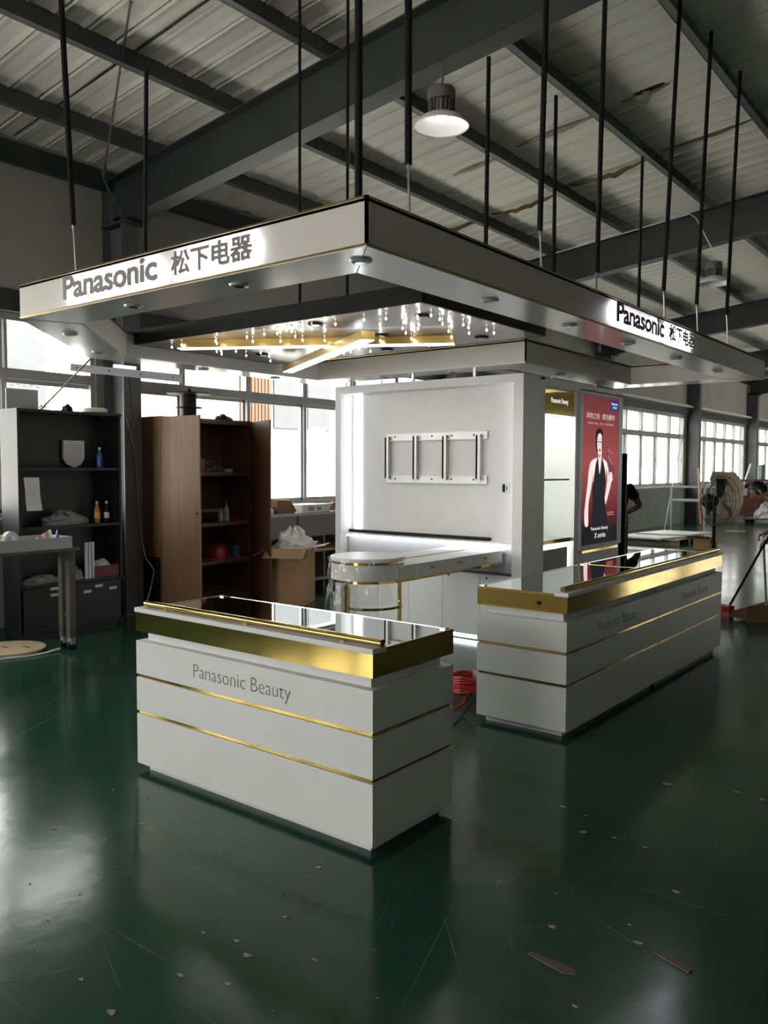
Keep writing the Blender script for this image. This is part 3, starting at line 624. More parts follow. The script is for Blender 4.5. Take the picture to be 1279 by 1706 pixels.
# light box with poster: frame, print, figure shapes
PY0, PY1, PZ0, PZ1 = 7.69, 8.62, .835, 2.355
lb_ = obj('light_box', B().box(X_-.10, X_-.001, 7.66, 8.70, .80, 2.385), SIDE, kio)
obj('light_box_frame', B().box(X_-.001,X_+.022,7.66,PY0,.80,2.385).box(X_-.001,X_+.022,PY1,8.70,.80,2.385).box(X_-.001,X_+.022,PY0,PY1,.80,PZ0).box(X_-.001,X_+.022,PY0,PY1,PZ1,2.385), mat('frame_grey', (.55,.55,.55), .35), lb_)
def lit(name, c, s=1.0): return mat(name, tuple(min(1, x*.3) for x in c), .7, emit=c, estr=s, spec=.1)
def red_print():
    m = bpy.data.materials.new('poster_red_print'); m.use_nodes = True; nt = m.node_tree; b = nt.nodes['Principled BSDF']
    tc = nt.nodes.new('ShaderNodeTexCoord'); sp = nt.nodes.new('ShaderNodeSeparateXYZ'); nt.links.new(tc.outputs['Object'], sp.inputs[0])
    mr = nt.nodes.new('ShaderNodeMapRange'); mr.inputs[1].default_value = PZ0; mr.inputs[2].default_value = PZ1; nt.links.new(sp.outputs[2], mr.inputs[0])
    cr = nt.nodes.new('ShaderNodeValToRGB'); e = cr.color_ramp.elements
    e[0].position = .10; e[0].color = (.010,.009,.011,1); e[1].position = 1.0; e[1].color = (.15,.028,.032,1)
    x = cr.color_ramp.elements.new(.17); x.color = (.10,.010,.016,1); x = cr.color_ramp.elements.new(.55); x.color = (.36,.072,.072,1); x = cr.color_ramp.elements.new(.75); x.color = (.26,.05,.052,1)
    nt.links.new(mr.outputs[0], cr.inputs[0]); nt.links.new(cr.outputs[0], b.inputs['Emission Color']); nt.links.new(cr.outputs[0], b.inputs['Base Color'])
    b.inputs['Emission Strength'].default_value = .9; b.inputs['Roughness'].default_value = .6; b.inputs['Specular IOR Level'].default_value = .2; return m
obj('poster_print', B().box(X_-.001, X_+.006, PY0, PY1, PZ0, PZ1), red_print(), lb_)
PW, PH = PY1-PY0, PZ1-PZ0
def pp(u, v, lvl): return (X_+.006+.0006*lvl, PY0+u*PW, PZ0+v*PH)
def shape(name, pts, m, lvl):                          # printed shape, smoothed outline
    n = len(pts); out = []
    for i in range(n):                                  # Catmull-Rom
        p0, p1, p2, p3 = pts[i-1], pts[i], pts[(i+1) % n], pts[(i+2) % n]
        for k in range(4):
            t = k/4; out.append(tuple(.5*((2*p1[j])+(-p0[j]+p2[j])*t+(2*p0[j]-5*p1[j]+4*p2[j]-p3[j])*t*t+(-p0[j]+3*p1[j]-3*p2[j]+p3[j])*t**3) for j in (0,1)))
    return obj(name, B().extr([pp(u, v, lvl) for u, v in out], (.0006,0,0)), m, lb_)
SKP = lit('print_skin', (.95,.80,.76), .95); SKS = lit('print_skin_shade', (.50,.30,.26), .8); DRS = lit('print_dress', (.018,.018,.024), 1); HRP = lit('print_hair', (.020,.014,.014), 1); LIP = lit('print_lips', (.28,.03,.04), 1); DRY = lit('print_dryer', (.20,.06,.09), .9); DRY2 = lit('print_dryer_light', (.42,.20,.24), .9)
shape('print_hair', [(.37,.72),(.38,.765),(.47,.785),(.55,.765),(.565,.72),(.56,.65),(.52,.62),(.42,.62),(.375,.66)], HRP, 0)
shape('print_arm', [(.25,.555),(.20,.50),(.17,.40),(.12,.28),(.10,.20),(.12,.13),(.20,.13),(.20,.22),(.21,.29),(.27,.38),(.31,.46),(.35,.54),(.33,.57)], SKP, 1)
shape('print_arm', [(.62,.55),(.68,.50),(.70,.44),(.66,.34),(.60,.26),(.62,.235),(.70,.29),(.76,.35),(.82,.42),(.80,.45),(.74,.42),(.72,.42),(.74,.48),(.70,.54),(.66,.56)], SKP, 1)
shape('print_torso', [(.30,.565),(.42,.585),(.44,.60),(.43,.66),(.53,.66),(.53,.60),(.56,.58),(.66,.555),(.66,.46),(.62,.40),(.34,.40),(.32,.48)], SKP, 1)
shape('print_dress', [(.42,.58),(.43,.60),(.485,.47),(.545,.60),(.555,.58),(.63,.50),(.655,.42),(.63,.33),(.665,.24),(.70,.13),(.67,.10),(.33,.10),(.29,.15),(.31,.26),(.30,.36),(.34,.46),(.38,.54)], DRS, 2)
shape('print_face', [(.405,.70),(.42,.745),(.47,.765),(.52,.745),(.535,.70),(.525,.645),(.49,.608),(.455,.608),(.415,.645)], SKP, 3)
shape('print_hairline', [(.395,.70),(.40,.755),(.47,.782),(.54,.755),(.545,.70),(.525,.735),(.47,.752),(.42,.735)], HRP, 4)
shape('print_neck_shade', [(.44,.61),(.47,.60),(.51,.61),(.50,.595),(.47,.585),(.45,.595)], SKS, 2)
for u in (.44, .505): 
    shape('print_eye', [(u-.022,.692),(u,.698),(u+.022,.692),(u,.686)], HRP, 5); shape('print_brow', [(u-.028,.708),(u,.714),(u+.028,.708),(u,.711)], HRP, 5)
shape('print_nose', [(.466,.665),(.478,.66),(.482,.668),(.475,.69)], SKS, 5)
shape('print_lips', [(.445,.638),(.473,.646),(.50,.638),(.473,.628)], LIP, 5)
shape('print_dryer', [(.66,.60),(.69,.625),(.76,.60),(.88,.535),(.905,.50),(.87,.475),(.80,.475),(.71,.53)], DRY, 2)
shape('print_dryer_highlight', [(.70,.60),(.74,.60),(.84,.545),(.83,.535),(.74,.575)], DRY2, 3)
shape('print_dryer_handle', [(.80,.49),(.86,.48),(.80,.41),(.76,.42)], DRY, 2)
shape('print_hand', [(.73,.44),(.76,.475),(.81,.48),(.835,.455),(.80,.41),(.74,.40)], SKP, 4)
for k in range(4): shape('print_finger', [(.755+.012*k,.478-.016*k),(.80+.012*k,.487-.016*k),(.835+.006*k,.478-.016*k),(.80,.470-.016*k)], SKP, 5+k % 2)
IV = lit('print_ivory', (.62,.50,.42), 1); WHP = lit('print_white', (.9,.9,.92), 1); BLP = lit('print_blue', (.02,.04,.20), 1)
def ptext(s, u, v, wd, hh, m, lvl=6, off=0.): return link('print_text', fit_text(s, pp(u, v, lvl), (0,1,0), (0,0,1), wd*PW, hh*PH, .0005, off), m, lb_)
obj('print_badge', B().box(X_+.006, X_+.0075, PY0+.76*PW, PY0+.985*PW, PZ0+.915*PH, PZ0+.985*PH), BLP, lb_)
ptext('Panasonic', .785, .955, .175, .016, WHP, 4, .02); ptext('松下电器', .815, .928, .12, .018, WHP, 4)
ptext('风吹之处', .12, .845, .35, .040, IV, 2, .01); ptext('即为精华', .54, .845, .35, .040, IV, 2, .01)
for k, (a_, c_) in enumerate(((.15,.30),(.33,.42),(.46,.58),(.62,.86))): obj('print_subtitle', B().box(X_+.006, X_+.0072, PY0+a_*PW, PY0+c_*PW, PZ0+.808*PH, PZ0+.822*PH), lit('print_faint', (.36,.20,.18), 1), lb_)
shape('print_signature', [(.70,.625),(.74,.65),(.76,.62),(.80,.635),(.84,.615),(.79,.622),(.76,.612),(.735,.635)], MATS['print_faint'], 2)
for v in (.185, .200): obj('print_caption', B().box(X_+.006, X_+.0072, PY0+.72*PW, PY0+.90*PW, PZ0+v*PH, PZ0+(v+.008)*PH), MATS['print_faint'], lb_)
ptext('Panasonic Beauty', .28, .085, .46, .030, WHP, 3); ptext('X series', .37, .038, .30, .036, WHP, 3)

# ================================================================== PENINSULA TABLE
tb = thing('display_table', 'white table with drawers, gold edging and round end joined to the kiosk wall', 'table', (-4.03, 5.6, 0))
TX0, TX1, TZ = -4.32, -3.74, .87
RC = (-4.03, 4.95)
o = obj('table_body', B().box(TX0, TX1, RC[1], KY0+.02, .765, TZ-.012), WHITE, tb)
obj('table_top', B().box(TX0-.006, -4.06, RC[1]+.2, KY0+.08, TZ-.012, TZ), WHITE, tb); obj('table_top', B().box(-4.0, TX1+.006, RC[1]+.05, KY0+.08, TZ-.012, TZ), WHITE, tb)
obj('table_inlay', B().box(-4.06, -4.0, RC[1]+.2, KY0+.08, TZ-.03, TZ-.018), mat('inlay_grey', (.35,.35,.35), .4), tb)
obj('gold_base', B().box(TX0-.003, TX1+.003, RC[1], KY0+.02, .745, .765), GOLD, tb)
ys = [5.19, 5.60, 6.01, 6.42]
for i in range(3):
    d = obj('drawer', B().box(TX1, TX1+.006, ys[i]+.003, ys[i+1]-.003, .772, TZ-.018), WHITE, tb, bevel=.001)
    y = (ys[i]+ys[i+1])/2; obj('drawer_handle', B().tube([(TX1+.006,y-.02,.825),(TX1+.026,y-.018,.828),(TX1+.026,y+.018,.828),(TX1+.006,y+.02,.825)], .0045, 6).box(TX1+.006, TX1+.010, y-.024, y+.024, .812, .835), GOLD_D, d)
def half_disc(r, z0, z1, full=True, n=40):
    return B().lathe((RC[0], RC[1], 0), [(r, z0), (r, z1)], n)
auto_smooth(obj('round_apron', half_disc(.283, .765, .885), WHITE, tb)); auto_smooth(obj('gold_band', half_disc(.275, .885, .905), GOLD, tb))
auto_smooth(obj('round_top', half_disc(.290, .905, .935), WHITE, tb)); auto_smooth(obj('gold_band', half_disc(.286, .747, .765), GOLD, tb))
for x, y in ((-4.27,5.0),(-4.03,4.70),(-3.80,5.06)):
    obj('leg', B().tube([(x,y,0),(x,y,.747)], .016, 12), GOLD, tb); obj('foot', B().lathe((x,y,0), [(.026,0),(.026,.006),(.017,.010)], 12), GOLD_D, tb)
obj('footrail', B().tube([(RC[0]+.262*math.cos(a), RC[1]+.02+.262*math.sin(a), .55) for a in [math.radians(-90+k*14) for k in range(9)]], .010, 8), GOLD, tb)
# crumpled film wrap around the round end
rr = random.Random(5); v = []; f = []; NA, NZ = 56, 12
for k in range(NZ+1):
    for a in range(NA+1):
        t = math.radians(-215+200*a/NA); z = .925-.028*k-(.10 if k == NZ else 0)*max(0, math.sin(t*3))
        r = .296+.012*rr.random()+.010*math.sin(9*t+k)+(.012 if k > 7 else 0)*rr.random()*2
        if k > 7: z -= .16*max(0, math.cos(t+2.6))*(k-7)/5
        v.append((RC[0]+r*math.cos(t), RC[1]+r*math.sin(t), z))
f = [(k*(NA+1)+a, k*(NA+1)+a+1, (k+1)*(NA+1)+a+1, (k+1)*(NA+1)+a) for k in range(NZ) for a in range(NA)]
bb = B(); bb.v = v; bb.f = f
tag(obj('plastic_film', bb, FILM), 'crumpled clear plastic film wrapped around the round table end', 'film')
t = thing('cable_tie', 'small dark cable clip lying on the white table top', 'clip', (-4.1, 5.35, TZ)); obj('clip', B().box(-4.28,-4.12,5.28,5.30,TZ,TZ+.008).box(-4.20,-4.06,5.33,5.345,TZ,TZ+.006), BLACK, t)
# ================================================================== LEFT SIDE: BOOKCASE AND ITS THINGS
bk = thing('bookcase', 'tall black bookcase with low doors and cluttered shelves at left', 'bookcase', (-7.5, 4.47, 0))
BX0, BX1, BY0, BY1 = -7.66, -7.35, 3.92, 5.02
BB = mat('black_laminate', (.006,.006,.008), .45, var=.15)
for y in (BY0, BY1-.025): obj('side_panel', B().box(BX0, BX1, y, y+.025, 0, 2.13), BB, bk)
obj('top_board', B().box(BX0, BX1+.01, BY0-.005, BY1+.005, 2.13, 2.155), BB, bk); obj('back_panel', B().box(BX0, BX0+.01, BY0+.025, BY1-.025, .05, 2.13), BB, bk)
for z in (1.58, 1.02, .47): obj('shelf', B().box(BX0+.01, BX1-.01, BY0+.025, BY1-.025, z, z+.025), BB, bk)
for k in range(2):
    y0 = BY0+.003+k*(BY1-BY0)/2; y1 = y0+(BY1-BY0)/2-.006
    d = obj('cabinet_door', B().box(BX1-.018, BX1, y0, y1, .05, .465), BB, bk, bevel=.001)
obj('plinth', B().box(BX0, BX1-.03, BY0+.025, BY1-.025, 0, .05), BB, bk)
for (y, z) in ((4.22,.445),(4.22,.385),(4.57,.375),(4.70,.42),(4.86,.38)): obj('paper_sticker', B().box(BX1+.0002, BX1+.0012, y, y+.085, z-.014, z+.014), PAPER, bk)
def bottle(label, x, y, z, h, r, m, capm, lab_m=None):
    t = thing('bottle', label, 'bottle', (x, y, z), 'bottles on the bookcase')
    auto_smooth(obj('bottle_body', B().lathe((x,y,z), [(r*.9,0),(r,.01),(r,h*.55),(r*.85,h*.64),(r*.38,h*.82),(r*.36,h*.9)], 16), m, t))
    obj('bottle_cap', B().lathe((x,y,z), [(r*.45,h*.88),(r*.45,h*.98),(r*.3,h)], 12), capm, t)
    if lab_m: obj('bottle_label', B().lathe((x,y,z), [(r*1.02,h*.2),(r*1.02,h*.48)], 16, cap=False), lab_m, t)
bottle('blue drink bottle on the top shelf of the black bookcase', -7.5, 4.87, 1.605, .21, .03, BLUE, PAPER, BLUE)
bottle('amber drink bottle with yellow label on the middle bookcase shelf', -7.5, 4.83, 1.045, .22, .032, ORANGE, PAPER, YEL)
bottle('dark bottle with white label beside the amber bottle', -7.5, 4.94, 1.045, .22, .03, BLACKM, PAPER, PAPER)
t = thing('paper_bag', 'white shield-shaped paper packet standing on the top bookcase shelf', 'packet', (-7.62, 4.62, 1.605))
obj('packet', B().extr([(-7.60,4.53+.0,1.88),(-7.60,4.76,1.88),(-7.60,4.76,1.70),(-7.60,4.72,1.64),(-7.60,4.645,1.605),(-7.60,4.57,1.64),(-7.60,4.53,1.70)], (-.03,0,0)), PAPER, t)
for k in range(6): obj('fold', B().box(-7.60,-7.597,4.55,4.74,1.69+.028*k,1.694+.028*k), GREYP, t)
t = thing('paper_sheet', 'white paper sheet hanging from the middle opening of the bookcase', 'paper', (-7.36, 4.0, 1.2))
pv = B(); 
for k in range(7): pv.v += [(-7.338+.006*math.sin(k), 3.965+.012*k*.4, 1.515-.052*k), (-7.338+.006*math.cos(k), 4.115+.012*k*.4, 1.515-.052*k)]
pv.f = [(2*k, 2*k+1, 2*k+3, 2*k+2) for k in range(6)]; o = obj('sheet', pv, PAPER, t); o.modifiers.new('solid', 'SOLIDIFY').thickness = .001
def crumple(name, label, cat, c, sx, sy, sz, m, seed, n=12, parent=None):      # crumpled heap, closed mesh on its base
    rr = random.Random(seed); bb = B(); N = 18; prof = 7
    for i in range(prof):
        a = i/(prof-1)*math.pi/2
        for k in range(N):
            t_ = 2*math.pi*k/N; rad = math.cos(a)*(.75+.35*rr.random()); bb.v.append((c[0]+sx*rad*math.cos(t_), c[1]+sy*rad*math.sin(t_), c[2]+max(0, sz*math.sin(a)*(.7+.5*rr.random()) if i else 0)))
    bb.f = [(i*N+k, i*N+(k+1) % N, (i+1)*N+(k+1) % N, (i+1)*N+k) for i in range(prof-1) for k in range(N)]+[tuple(range(N-1,-1,-1)), tuple((prof-1)*N+k for k in range(N))]
    return tag(obj(name, bb, m), label, cat)
crumple('plastic_bag', 'crumpled clear grey plastic bag on the middle bookcase shelf', 'bag', (-7.50,4.47,1.045), .10, .26, .13, mat('grey_film', (.20,.20,.21), .25, var=.3), 3)
crumple('paper_heap', 'heap of crumpled papers on the lowest bookcase shelf', 'papers', (-7.48,4.22,.495), .10, .22, .07, mat('grey_paper', (.26,.26,.25), .7, var=.4, scale=14), 4)
crumple('cloth_rag', 'grey rag on the lowest bookcase shelf beside the white profiles', 'rag', (-7.48,4.54,.495), .09, .10, .12, mat('grey_rag', (.24,.24,.25), .8, var=.4, scale=14), 5)
t = thing('red_box', 'dull red cardboard box on the lowest bookcase shelf', 'box', (-7.47, 4.87, .495))
RB = mat('dull_red_card', (.17,.045,.04), .7, var=.2)
obj('box_wall', B().box(-7.57,-7.37,4.73,4.735,.495,.615).box(-7.57,-7.37,5.003-.02,4.988,.495,.615).box(-7.375,-7.37,4.735,4.985,.495,.615).box(-7.57,-7.565,4.735,4.985,.495,.615).box(-7.57,-7.37,4.735,4.985,.495,.50), RB, t)
crumple('tissue', 'white crumpled tissue on top of the dull red box', 'tissue', (-7.47,4.85,.60), .07, .10, .07, PAPER, 6)
for k, (y, m_) in enumerate(((4.63,PAPER),(4.665,PAPER),(4.70,PAPER))):
    tag(obj('white_profile', B().box(-7.42,-7.395,y,y+.024,.495,.86), mat('white_profile', (.62,.62,.66), .4)), ['leftmost of three white plastic profiles standing on the low bookcase shelf','middle one of three white plastic profiles standing on the low bookcase shelf','rightmost of three white plastic profiles standing on the low bookcase shelf'][k], 'profile', 'white profiles on the bookcase')
t = thing('wire_tangle', 'tangle of thin wire on top of the black bookcase', 'wire', (-7.5, 4.1, 2.155))
obj('wire', B().tube([(-7.5+.06*math.sin(k*1.9), 4.0+.03*k, 2.163+.05*abs(math.sin(k*1.3))) for k in range(12)], .003, 5), GREYP, t)
crumple('cap', 'dark knitted cap lying on top of the black bookcase', 'cap', (-7.5,4.52,2.155), .07, .06, .07, BLACKM, 8)
tag(auto_smooth(obj('white_dish', B().lathe((-7.5,4.82,2.155), [(.11,0),(.125,.01),(.125,.045),(.10,.055)], 24), mat('cream_plastic', (.55,.53,.47), .4))), 'shallow cream plastic dish on top of the black bookcase', 'dish')
t = thing('glass_pane', 'pale flat panel leaning on the window above the bookcase', 'panel', (-7.66, 4.1, 2.155))
obj('panel', B().box(-7.66,-7.65,3.98,4.30,2.155,2.36), mat('pale_panel', (.42,.42,.44), .35), t)
# batten light on the column
t = thing('batten_fitting', 'lavender steel light batten fixed across the grey column under the canopy', 'light fitting', (-7.5, 5.15, 2.6))
pa, pb = Vector((-7.86,4.79,2.645)), Vector((-6.98,5.50,2.535)); dv = (pb-pa).normalized()
obj('channel', B().bar(pa, pb, .05, .075), PURPLE, t)
for k in range(4): p = pa.lerp(pb, .06+.29*k); n_ = dv.cross(Vector((0,0,1))).normalized(); obj('screw', B().tube([p+n_*.025, p+n_*.03], .008, 8), BLACK, t)
p = pa.lerp(pb, .5); obj('bracket', B().bar(p+Vector((0,0,.055))-dv*.13, p+Vector((0,0,.055))+dv*.10, .04, .04), STEEL, t); obj('mount_arm', B().bar(p+Vector((0,0,.03)), (-7.68,5.30,2.62), .03, .03), STEEL, t)
obj('cord', B().tube([p+Vector((-.02,.05,-.03)), p+Vector((-.03,.07,-.3)), (-7.55,5.30,2.15), (-7.62,5.28,1.9)], .005, 5), BLACK, t)
# slanted pole behind the bookcase
tag(obj('slanted_pole', B().tube([(-7.75,4.20,2.0),(-7.62,4.92,2.78)], .009, 6), GREYP), 'thin slanted pole leaning behind the black bookcase', 'pole')
# cable running down the column
cpts = [(-7.66,5.30,2.15),(-7.655,5.40,1.80),(-7.655,5.42,1.55),(-7.655,5.43,1.3),(-7.655,5.44,1.0),(-7.64,5.47,.8),(-7.58,5.47,.62),(-7.46,5.49,.5),(-7.45,5.44,.32),(-7.40,5.34,.15),(-7.3,5.2,.02),(-7.1,5.2,.012),(-6.8,5.4,.012)]
tag(obj('power_cable', B().tube(cpts, .006, 6), GREYP), 'grey cable running down the column to the floor', 'cable')

# ------------------------------------------------------------------ brown wardrobe with open doors
wd = thing('wardrobe', 'brown wooden two-door wardrobe with both doors open and junk on its shelves', 'wardrobe', (-7.7, 6.27, 0))
CX0, CX1, CY0, CY1, CZ = -7.98, -7.47, 5.60, 6.93, 2.17
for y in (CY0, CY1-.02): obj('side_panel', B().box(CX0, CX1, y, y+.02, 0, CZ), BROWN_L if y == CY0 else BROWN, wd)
obj('top_board', B().box(CX0, CX1, CY0+.02, CY1-.02, CZ-.055, CZ), BROWN, wd); obj('back_panel', B().box(CX0, CX0+.01, CY0+.02, CY1-.02, .06, CZ-.055), BROWN, wd); obj('plinth', B().box(CX0, CX1-.03, CY0+.02, CY1-.02, 0, .06), BROWN, wd)
for z in (1.515, .925, .475, .06): obj('shelf', B().box(CX0+.01, CX1-.01, CY0+.02, CY1-.02, z, z+.04), BROWN, wd)
def door(hy, ang, wdt, m, side):
    d = Vector((math.cos(ang), math.sin(ang), 0)); n_ = Vector((-d.y, d.x, 0)); h = Vector((CX1+.004, hy, 0))
    o = obj('door', B().obox(h+d*wdt/2+Vector((0,0,CZ/2+.02)), d*wdt/2, n_*.009, (0,0,CZ/2-.03)), m, wd)
    e = h+d*(wdt-.05)+Vector((0,0,1.13)); obj('handle', B().bar(e-d*.0+n_*side*.012, e+d*.045+n_*side*.012, .012, .02), CHROME, o)
    for z in (.3, 1.1, 1.75): obj('hinge', B().obox(h+d*.03+Vector((0,0,z))-n_*side*.012, d*.03, n_*.006, (0,0,.012)), CHROME, o)
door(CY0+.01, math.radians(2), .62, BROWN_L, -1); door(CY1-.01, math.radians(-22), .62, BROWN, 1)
obj('vent_panel', B().box(CX0+.02, CX1-.02, CY0-.004, CY0, .05, .62), BLACKM, wd)
for k in range(9): obj('vent_slat', B().box(CX0+.04, CX1-.04, CY0-.009, CY0-.004, .09+.055*k, .115+.055*k), BB, wd)
def jar(label, y, z, h, r, m, x=-7.62, name='squeeze_bottle'):
    t = thing(name, label, 'bottle', (x,y,z)); auto_smooth(obj('bottle_body', B().lathe((x,y,z), [(r,0),(r,h*.6),(r*.6,h*.7),(r*.3,h*.75)], 14), m, t)); obj('nozzle', B().lathe((x,y,z), [(r*.3,h*.74),(r*.12,h)], 8), m, t)
WPL = mat('milky_plastic', (.38,.40,.42), .4)
jar('tall milky squeeze bottle on the middle wardrobe shelf', 6.66, .965, .24, .035, WPL); jar('short milky squeeze bottle beside the tall one in the wardrobe', 6.57, .965, .17, .03, WPL)
crumple('tool_heap', 'dark heap of small tools on the middle wardrobe shelf', 'tools', (-7.65,6.42,.965), .10, .12, .05, BLACKM, 11)
tag(obj('red_tape_measure', B().box(-7.66,-7.60,6.76,6.84,.965,.995), RED), 'small red tape measure on the middle wardrobe shelf', 'tape measure')
crumple('grey_hose', 'bundle of grey and orange hose on the top wardrobe shelf', 'hose', (-7.68,6.50,1.555), .12, .16, .14, mat('hose_grey', (.12,.08,.07), .5, var=.5, scale=10), 12)
tag(obj('orange_can', B().lathe((-7.60,6.27,1.555), [(.04,0),(.04,.15),(.035,.155)], 14), mat('dull_orange', (.28,.06,.02), .4)), 'dull orange can on the top wardrobe shelf', 'can')
tag(obj('white_tape', B().lathe((-7.58,6.66,1.555), [(.05,0),(.05,.04),(.03,.042)], 18), mat('cream_plastic2', (.35,.32,.27), .5)), 'pale tape roll on the top wardrobe shelf', 'tape')
t = thing('helmet', 'red safety helmet on the lower wardrobe shelf', 'helmet', (-7.66,6.56,.515)); auto_smooth(obj('shell', B().lathe((-7.66,6.56,.515), [(.17,0),(.165,.01),(.14,.02),(.135,.08),(.11,.14),(.06,.175),(.01,.185)], 24), mat('dark_red', (.20,.012,.015), .35), t))
tag(obj('blue_carton', B().box(-7.66,-7.60,6.76,6.84,.515,.66), mat('teal_card', (.05,.13,.20), .5)), 'narrow blue carton beside the helmet in the wardrobe', 'carton')
crumple('dark_cloth', 'dark crumpled cloth on top of the wardrobe', 'cloth', (-7.62,6.62,2.17), .08, .13, .07, BLACKM, 13)
t = thing('black_spool', 'black flanged metal spool standing on top of the brown wardrobe', 'spool', (-7.68,6.16,2.17))
auto_smooth(obj('drum', B().lathe((-7.68,6.16,2.17), [(.085,0),(.085,.26),(.10,.275)], 24), BLACKM, t)); obj('upper_flange', B().lathe((-7.68,6.16,2.17), [(.10,.275),(.25,.285),(.25,.295),(.05,.31)], 28), BLACKM, t); obj('lower_flange', B().lathe((-7.68,6.16,2.17), [(.085,.12),(.15,.125),(.15,.135),(.085,.14)], 28), BLACKM, t); obj('knob', B().lathe((-7.68,6.16,2.17), [(.03,.31),(.02,.35)], 10), BLACKM, t)

# ------------------------------------------------------------------ rolling work table with tray at the far left
ct = thing('work_table', 'grey steel rolling table in front of the black bookcase', 'table', (-6.9, 3.5, 0))
TS = mat('worn_steel', (.13,.115,.10), .5, .5, var=.4, scale=8)
obj('table_top', B().box(-6.95,-6.56,2.75,4.05,.885,.91), TS, ct)
for x in (-6.74,-6.62):
    for y in (2.82, 3.99):
        lg = obj('leg', B().box(x-.03,x+.03,y-.03,y+.03,.11,.885), TS, ct)
        obj('caster_fork', B().box(x-.028,x+.028,y-.022,y+.022,.05,.11), GREYP, lg); obj('wheel', B().tube([(x-.015,y,.04),(x+.015,y,.04)], .04, 16), BLACK, lg)
for y in (2.82,3.99): obj('cross_rail', B().box(-6.70,-6.62,y-.015,y+.015,.30,.33), TS, ct)
t = thing('white_tray', 'white open tray full of tape and tools on the rolling table', 'tray', (-6.8,3.6,.91))
TG = mat('pale_green_plastic', (.34,.37,.34), .45)
for a_ in ((-6.575,-6.565,3.24,3.98,.91,1.01),(-6.93,-6.92,3.24,3.98,.91,1.01),(-6.92,-6.575,3.24,3.25,.91,1.01),(-6.92,-6.575,3.97,3.98,.91,1.01)): obj('tray_wall', B().box(*a_), TG, t)
obj('tray_floor', B().box(-6.92,-6.575,3.25,3.97,.91,.916), TG, t)
tag(obj('brown_carton', B().box(-6.93,-6.565,2.8,3.235,.91,1.005), mat('reddish_card', (.13,.045,.035), .6, var=.2)), 'reddish brown carton at the left end of the rolling table', 'carton')
def ring(name, label, cat, c, R_, r_, m, ax):        # lying or standing tape ring
    ax = Vector(ax).normalized(); u = ax.orthogonal().normalized(); v_ = ax.cross(u); bb = B(); N = 24
    prof_ = [(R_,-r_),(R_,r_),(R_*.6,r_),(R_*.6,-r_)]
    for k in range(N):
        a = 2*math.pi*k/N; e = u*math.cos(a)+v_*math.sin(a)
        for q, h in prof_: bb.v.append(Vector(c)+e*q+ax*h)
    for k in range(N):
        for j in range(4): bb.f.append((k*4+j, k*4+(j+1) % 4, ((k+1) % N)*4+(j+1) % 4, ((k+1) % N)*4+j))
    return tag(auto_smooth(obj(name, bb, m)), label, cat)
ring('tape_roll', 'white tape roll standing in the tray on the rolling table', 'tape', (-6.72,3.50,.995), .078, .02, PAPER, (1,.35,0)); ring('tape_roll', 'yellow tape roll behind the white one in the tray', 'tape', (-6.83,3.44,.985), .068, .02, YEL, (1,.2,0))
t = thing('saw_blade_pack', 'striped blue and amber pack standing in the tray on the rolling table', 'pack', (-6.75,3.85,.92))
for k in range(8): obj('strip', B().extr([(-6.70,3.66+.03*k,.918),(-6.70,3.685+.03*k,.918),(-6.76,3.685+.03*k,.955+.016*k),(-6.76,3.66+.03*k,.945+.016*k)], (-.008,0,0)), [ORANGE, PAPER][k % 2], t)
obj('sleeve', B().extr([(-6.69,3.88,.918),(-6.69,3.96,.918),(-6.75,3.95,1.06)], (-.01,0,0)), BLUE, t)
tag(obj('white_squeeze_tube', B().tube([(-6.70,3.28,1.03),(-6.72,3.42,1.035)], [.02,.012], 10), PAPER), 'small white tube lying on the tray edge', 'tube')
# plywood disc and white strip on the floor
t = thing('plywood_disc', 'round plywood disc with slots lying on the green floor at left', 'disc', (-7.10,3.66,0))
obj('disc', B().lathe((-7.0,3.62,.012), [(.30,0),(.30,.018)], 40), PLY, t); obj('slot', B().box(-6.96,-6.86,3.72,3.74,.0295,.031), BLACK, t); obj('slot', B().box(-7.1,-7.0,3.60,3.62,.0295,.031), BLACK, t); obj('stack_board', B().box(-7.2,-6.85,3.5,3.75,0,.012), PLY, t)
tag(obj('white_strip', B().tube([(-6.90,3.18,.010),(-6.74,3.36,.010),(-6.645,3.60,.010),(-6.64,3.76,.010),(-6.66,3.90,.02)], .010, 6), PAPER), 'bent white plastic strip on the floor beside the plywood disc', 'strip')

# ------------------------------------------------------------------ benches by the window, cardboard box
wb = thing('workbench', 'grey drawer bench under the window behind the cardboard box', 'workbench', (-7.7, 8.0, 0))
GB = mat('bench_grey', (.10,.09,.085), .45, var=.15); TN = mat('bench_shelf_tan', (.28,.20,.12), .55)
obj('bench_top', B().box(-8.03,-7.45,7.05,9.3,.985,1.02), mat('bench_top_grey', (.24,.24,.24), .4), wb)
obj('upper_drawer', B().box(-8.0,-7.47,7.08,7.72,.70,.985), GB, wb, bevel=.003); obj('upper_drawer', B().box(-8.0,-7.47,7.75,9.27,.70,.985), GB, wb, bevel=.003)
obj('bench_shelf', B().box(-8.0,-7.40,7.08,9.27,.50,.53), TN, wb); obj('bench_shelf', B().box(-8.0,-7.40,7.08,9.27,.12,.15), TN, wb); obj('back_panel', B().box(-8.02,-8.0,7.08,9.27,.02,.985), GB, wb)
for y in (7.08, 8.2, 9.24): obj('upright', B().box(-8.0,-7.44,y,y+.03,0,.70), GB, wb)
crumple('blue_bag', 'blue and white plastic bag on the bench under the window', 'bag', (-7.62,7.30,1.02), .10, .13, .13, mat('bag_blue', (.35,.42,.55), .5, var=.8, scale=9, col2=(.8,.8,.8)), 21)
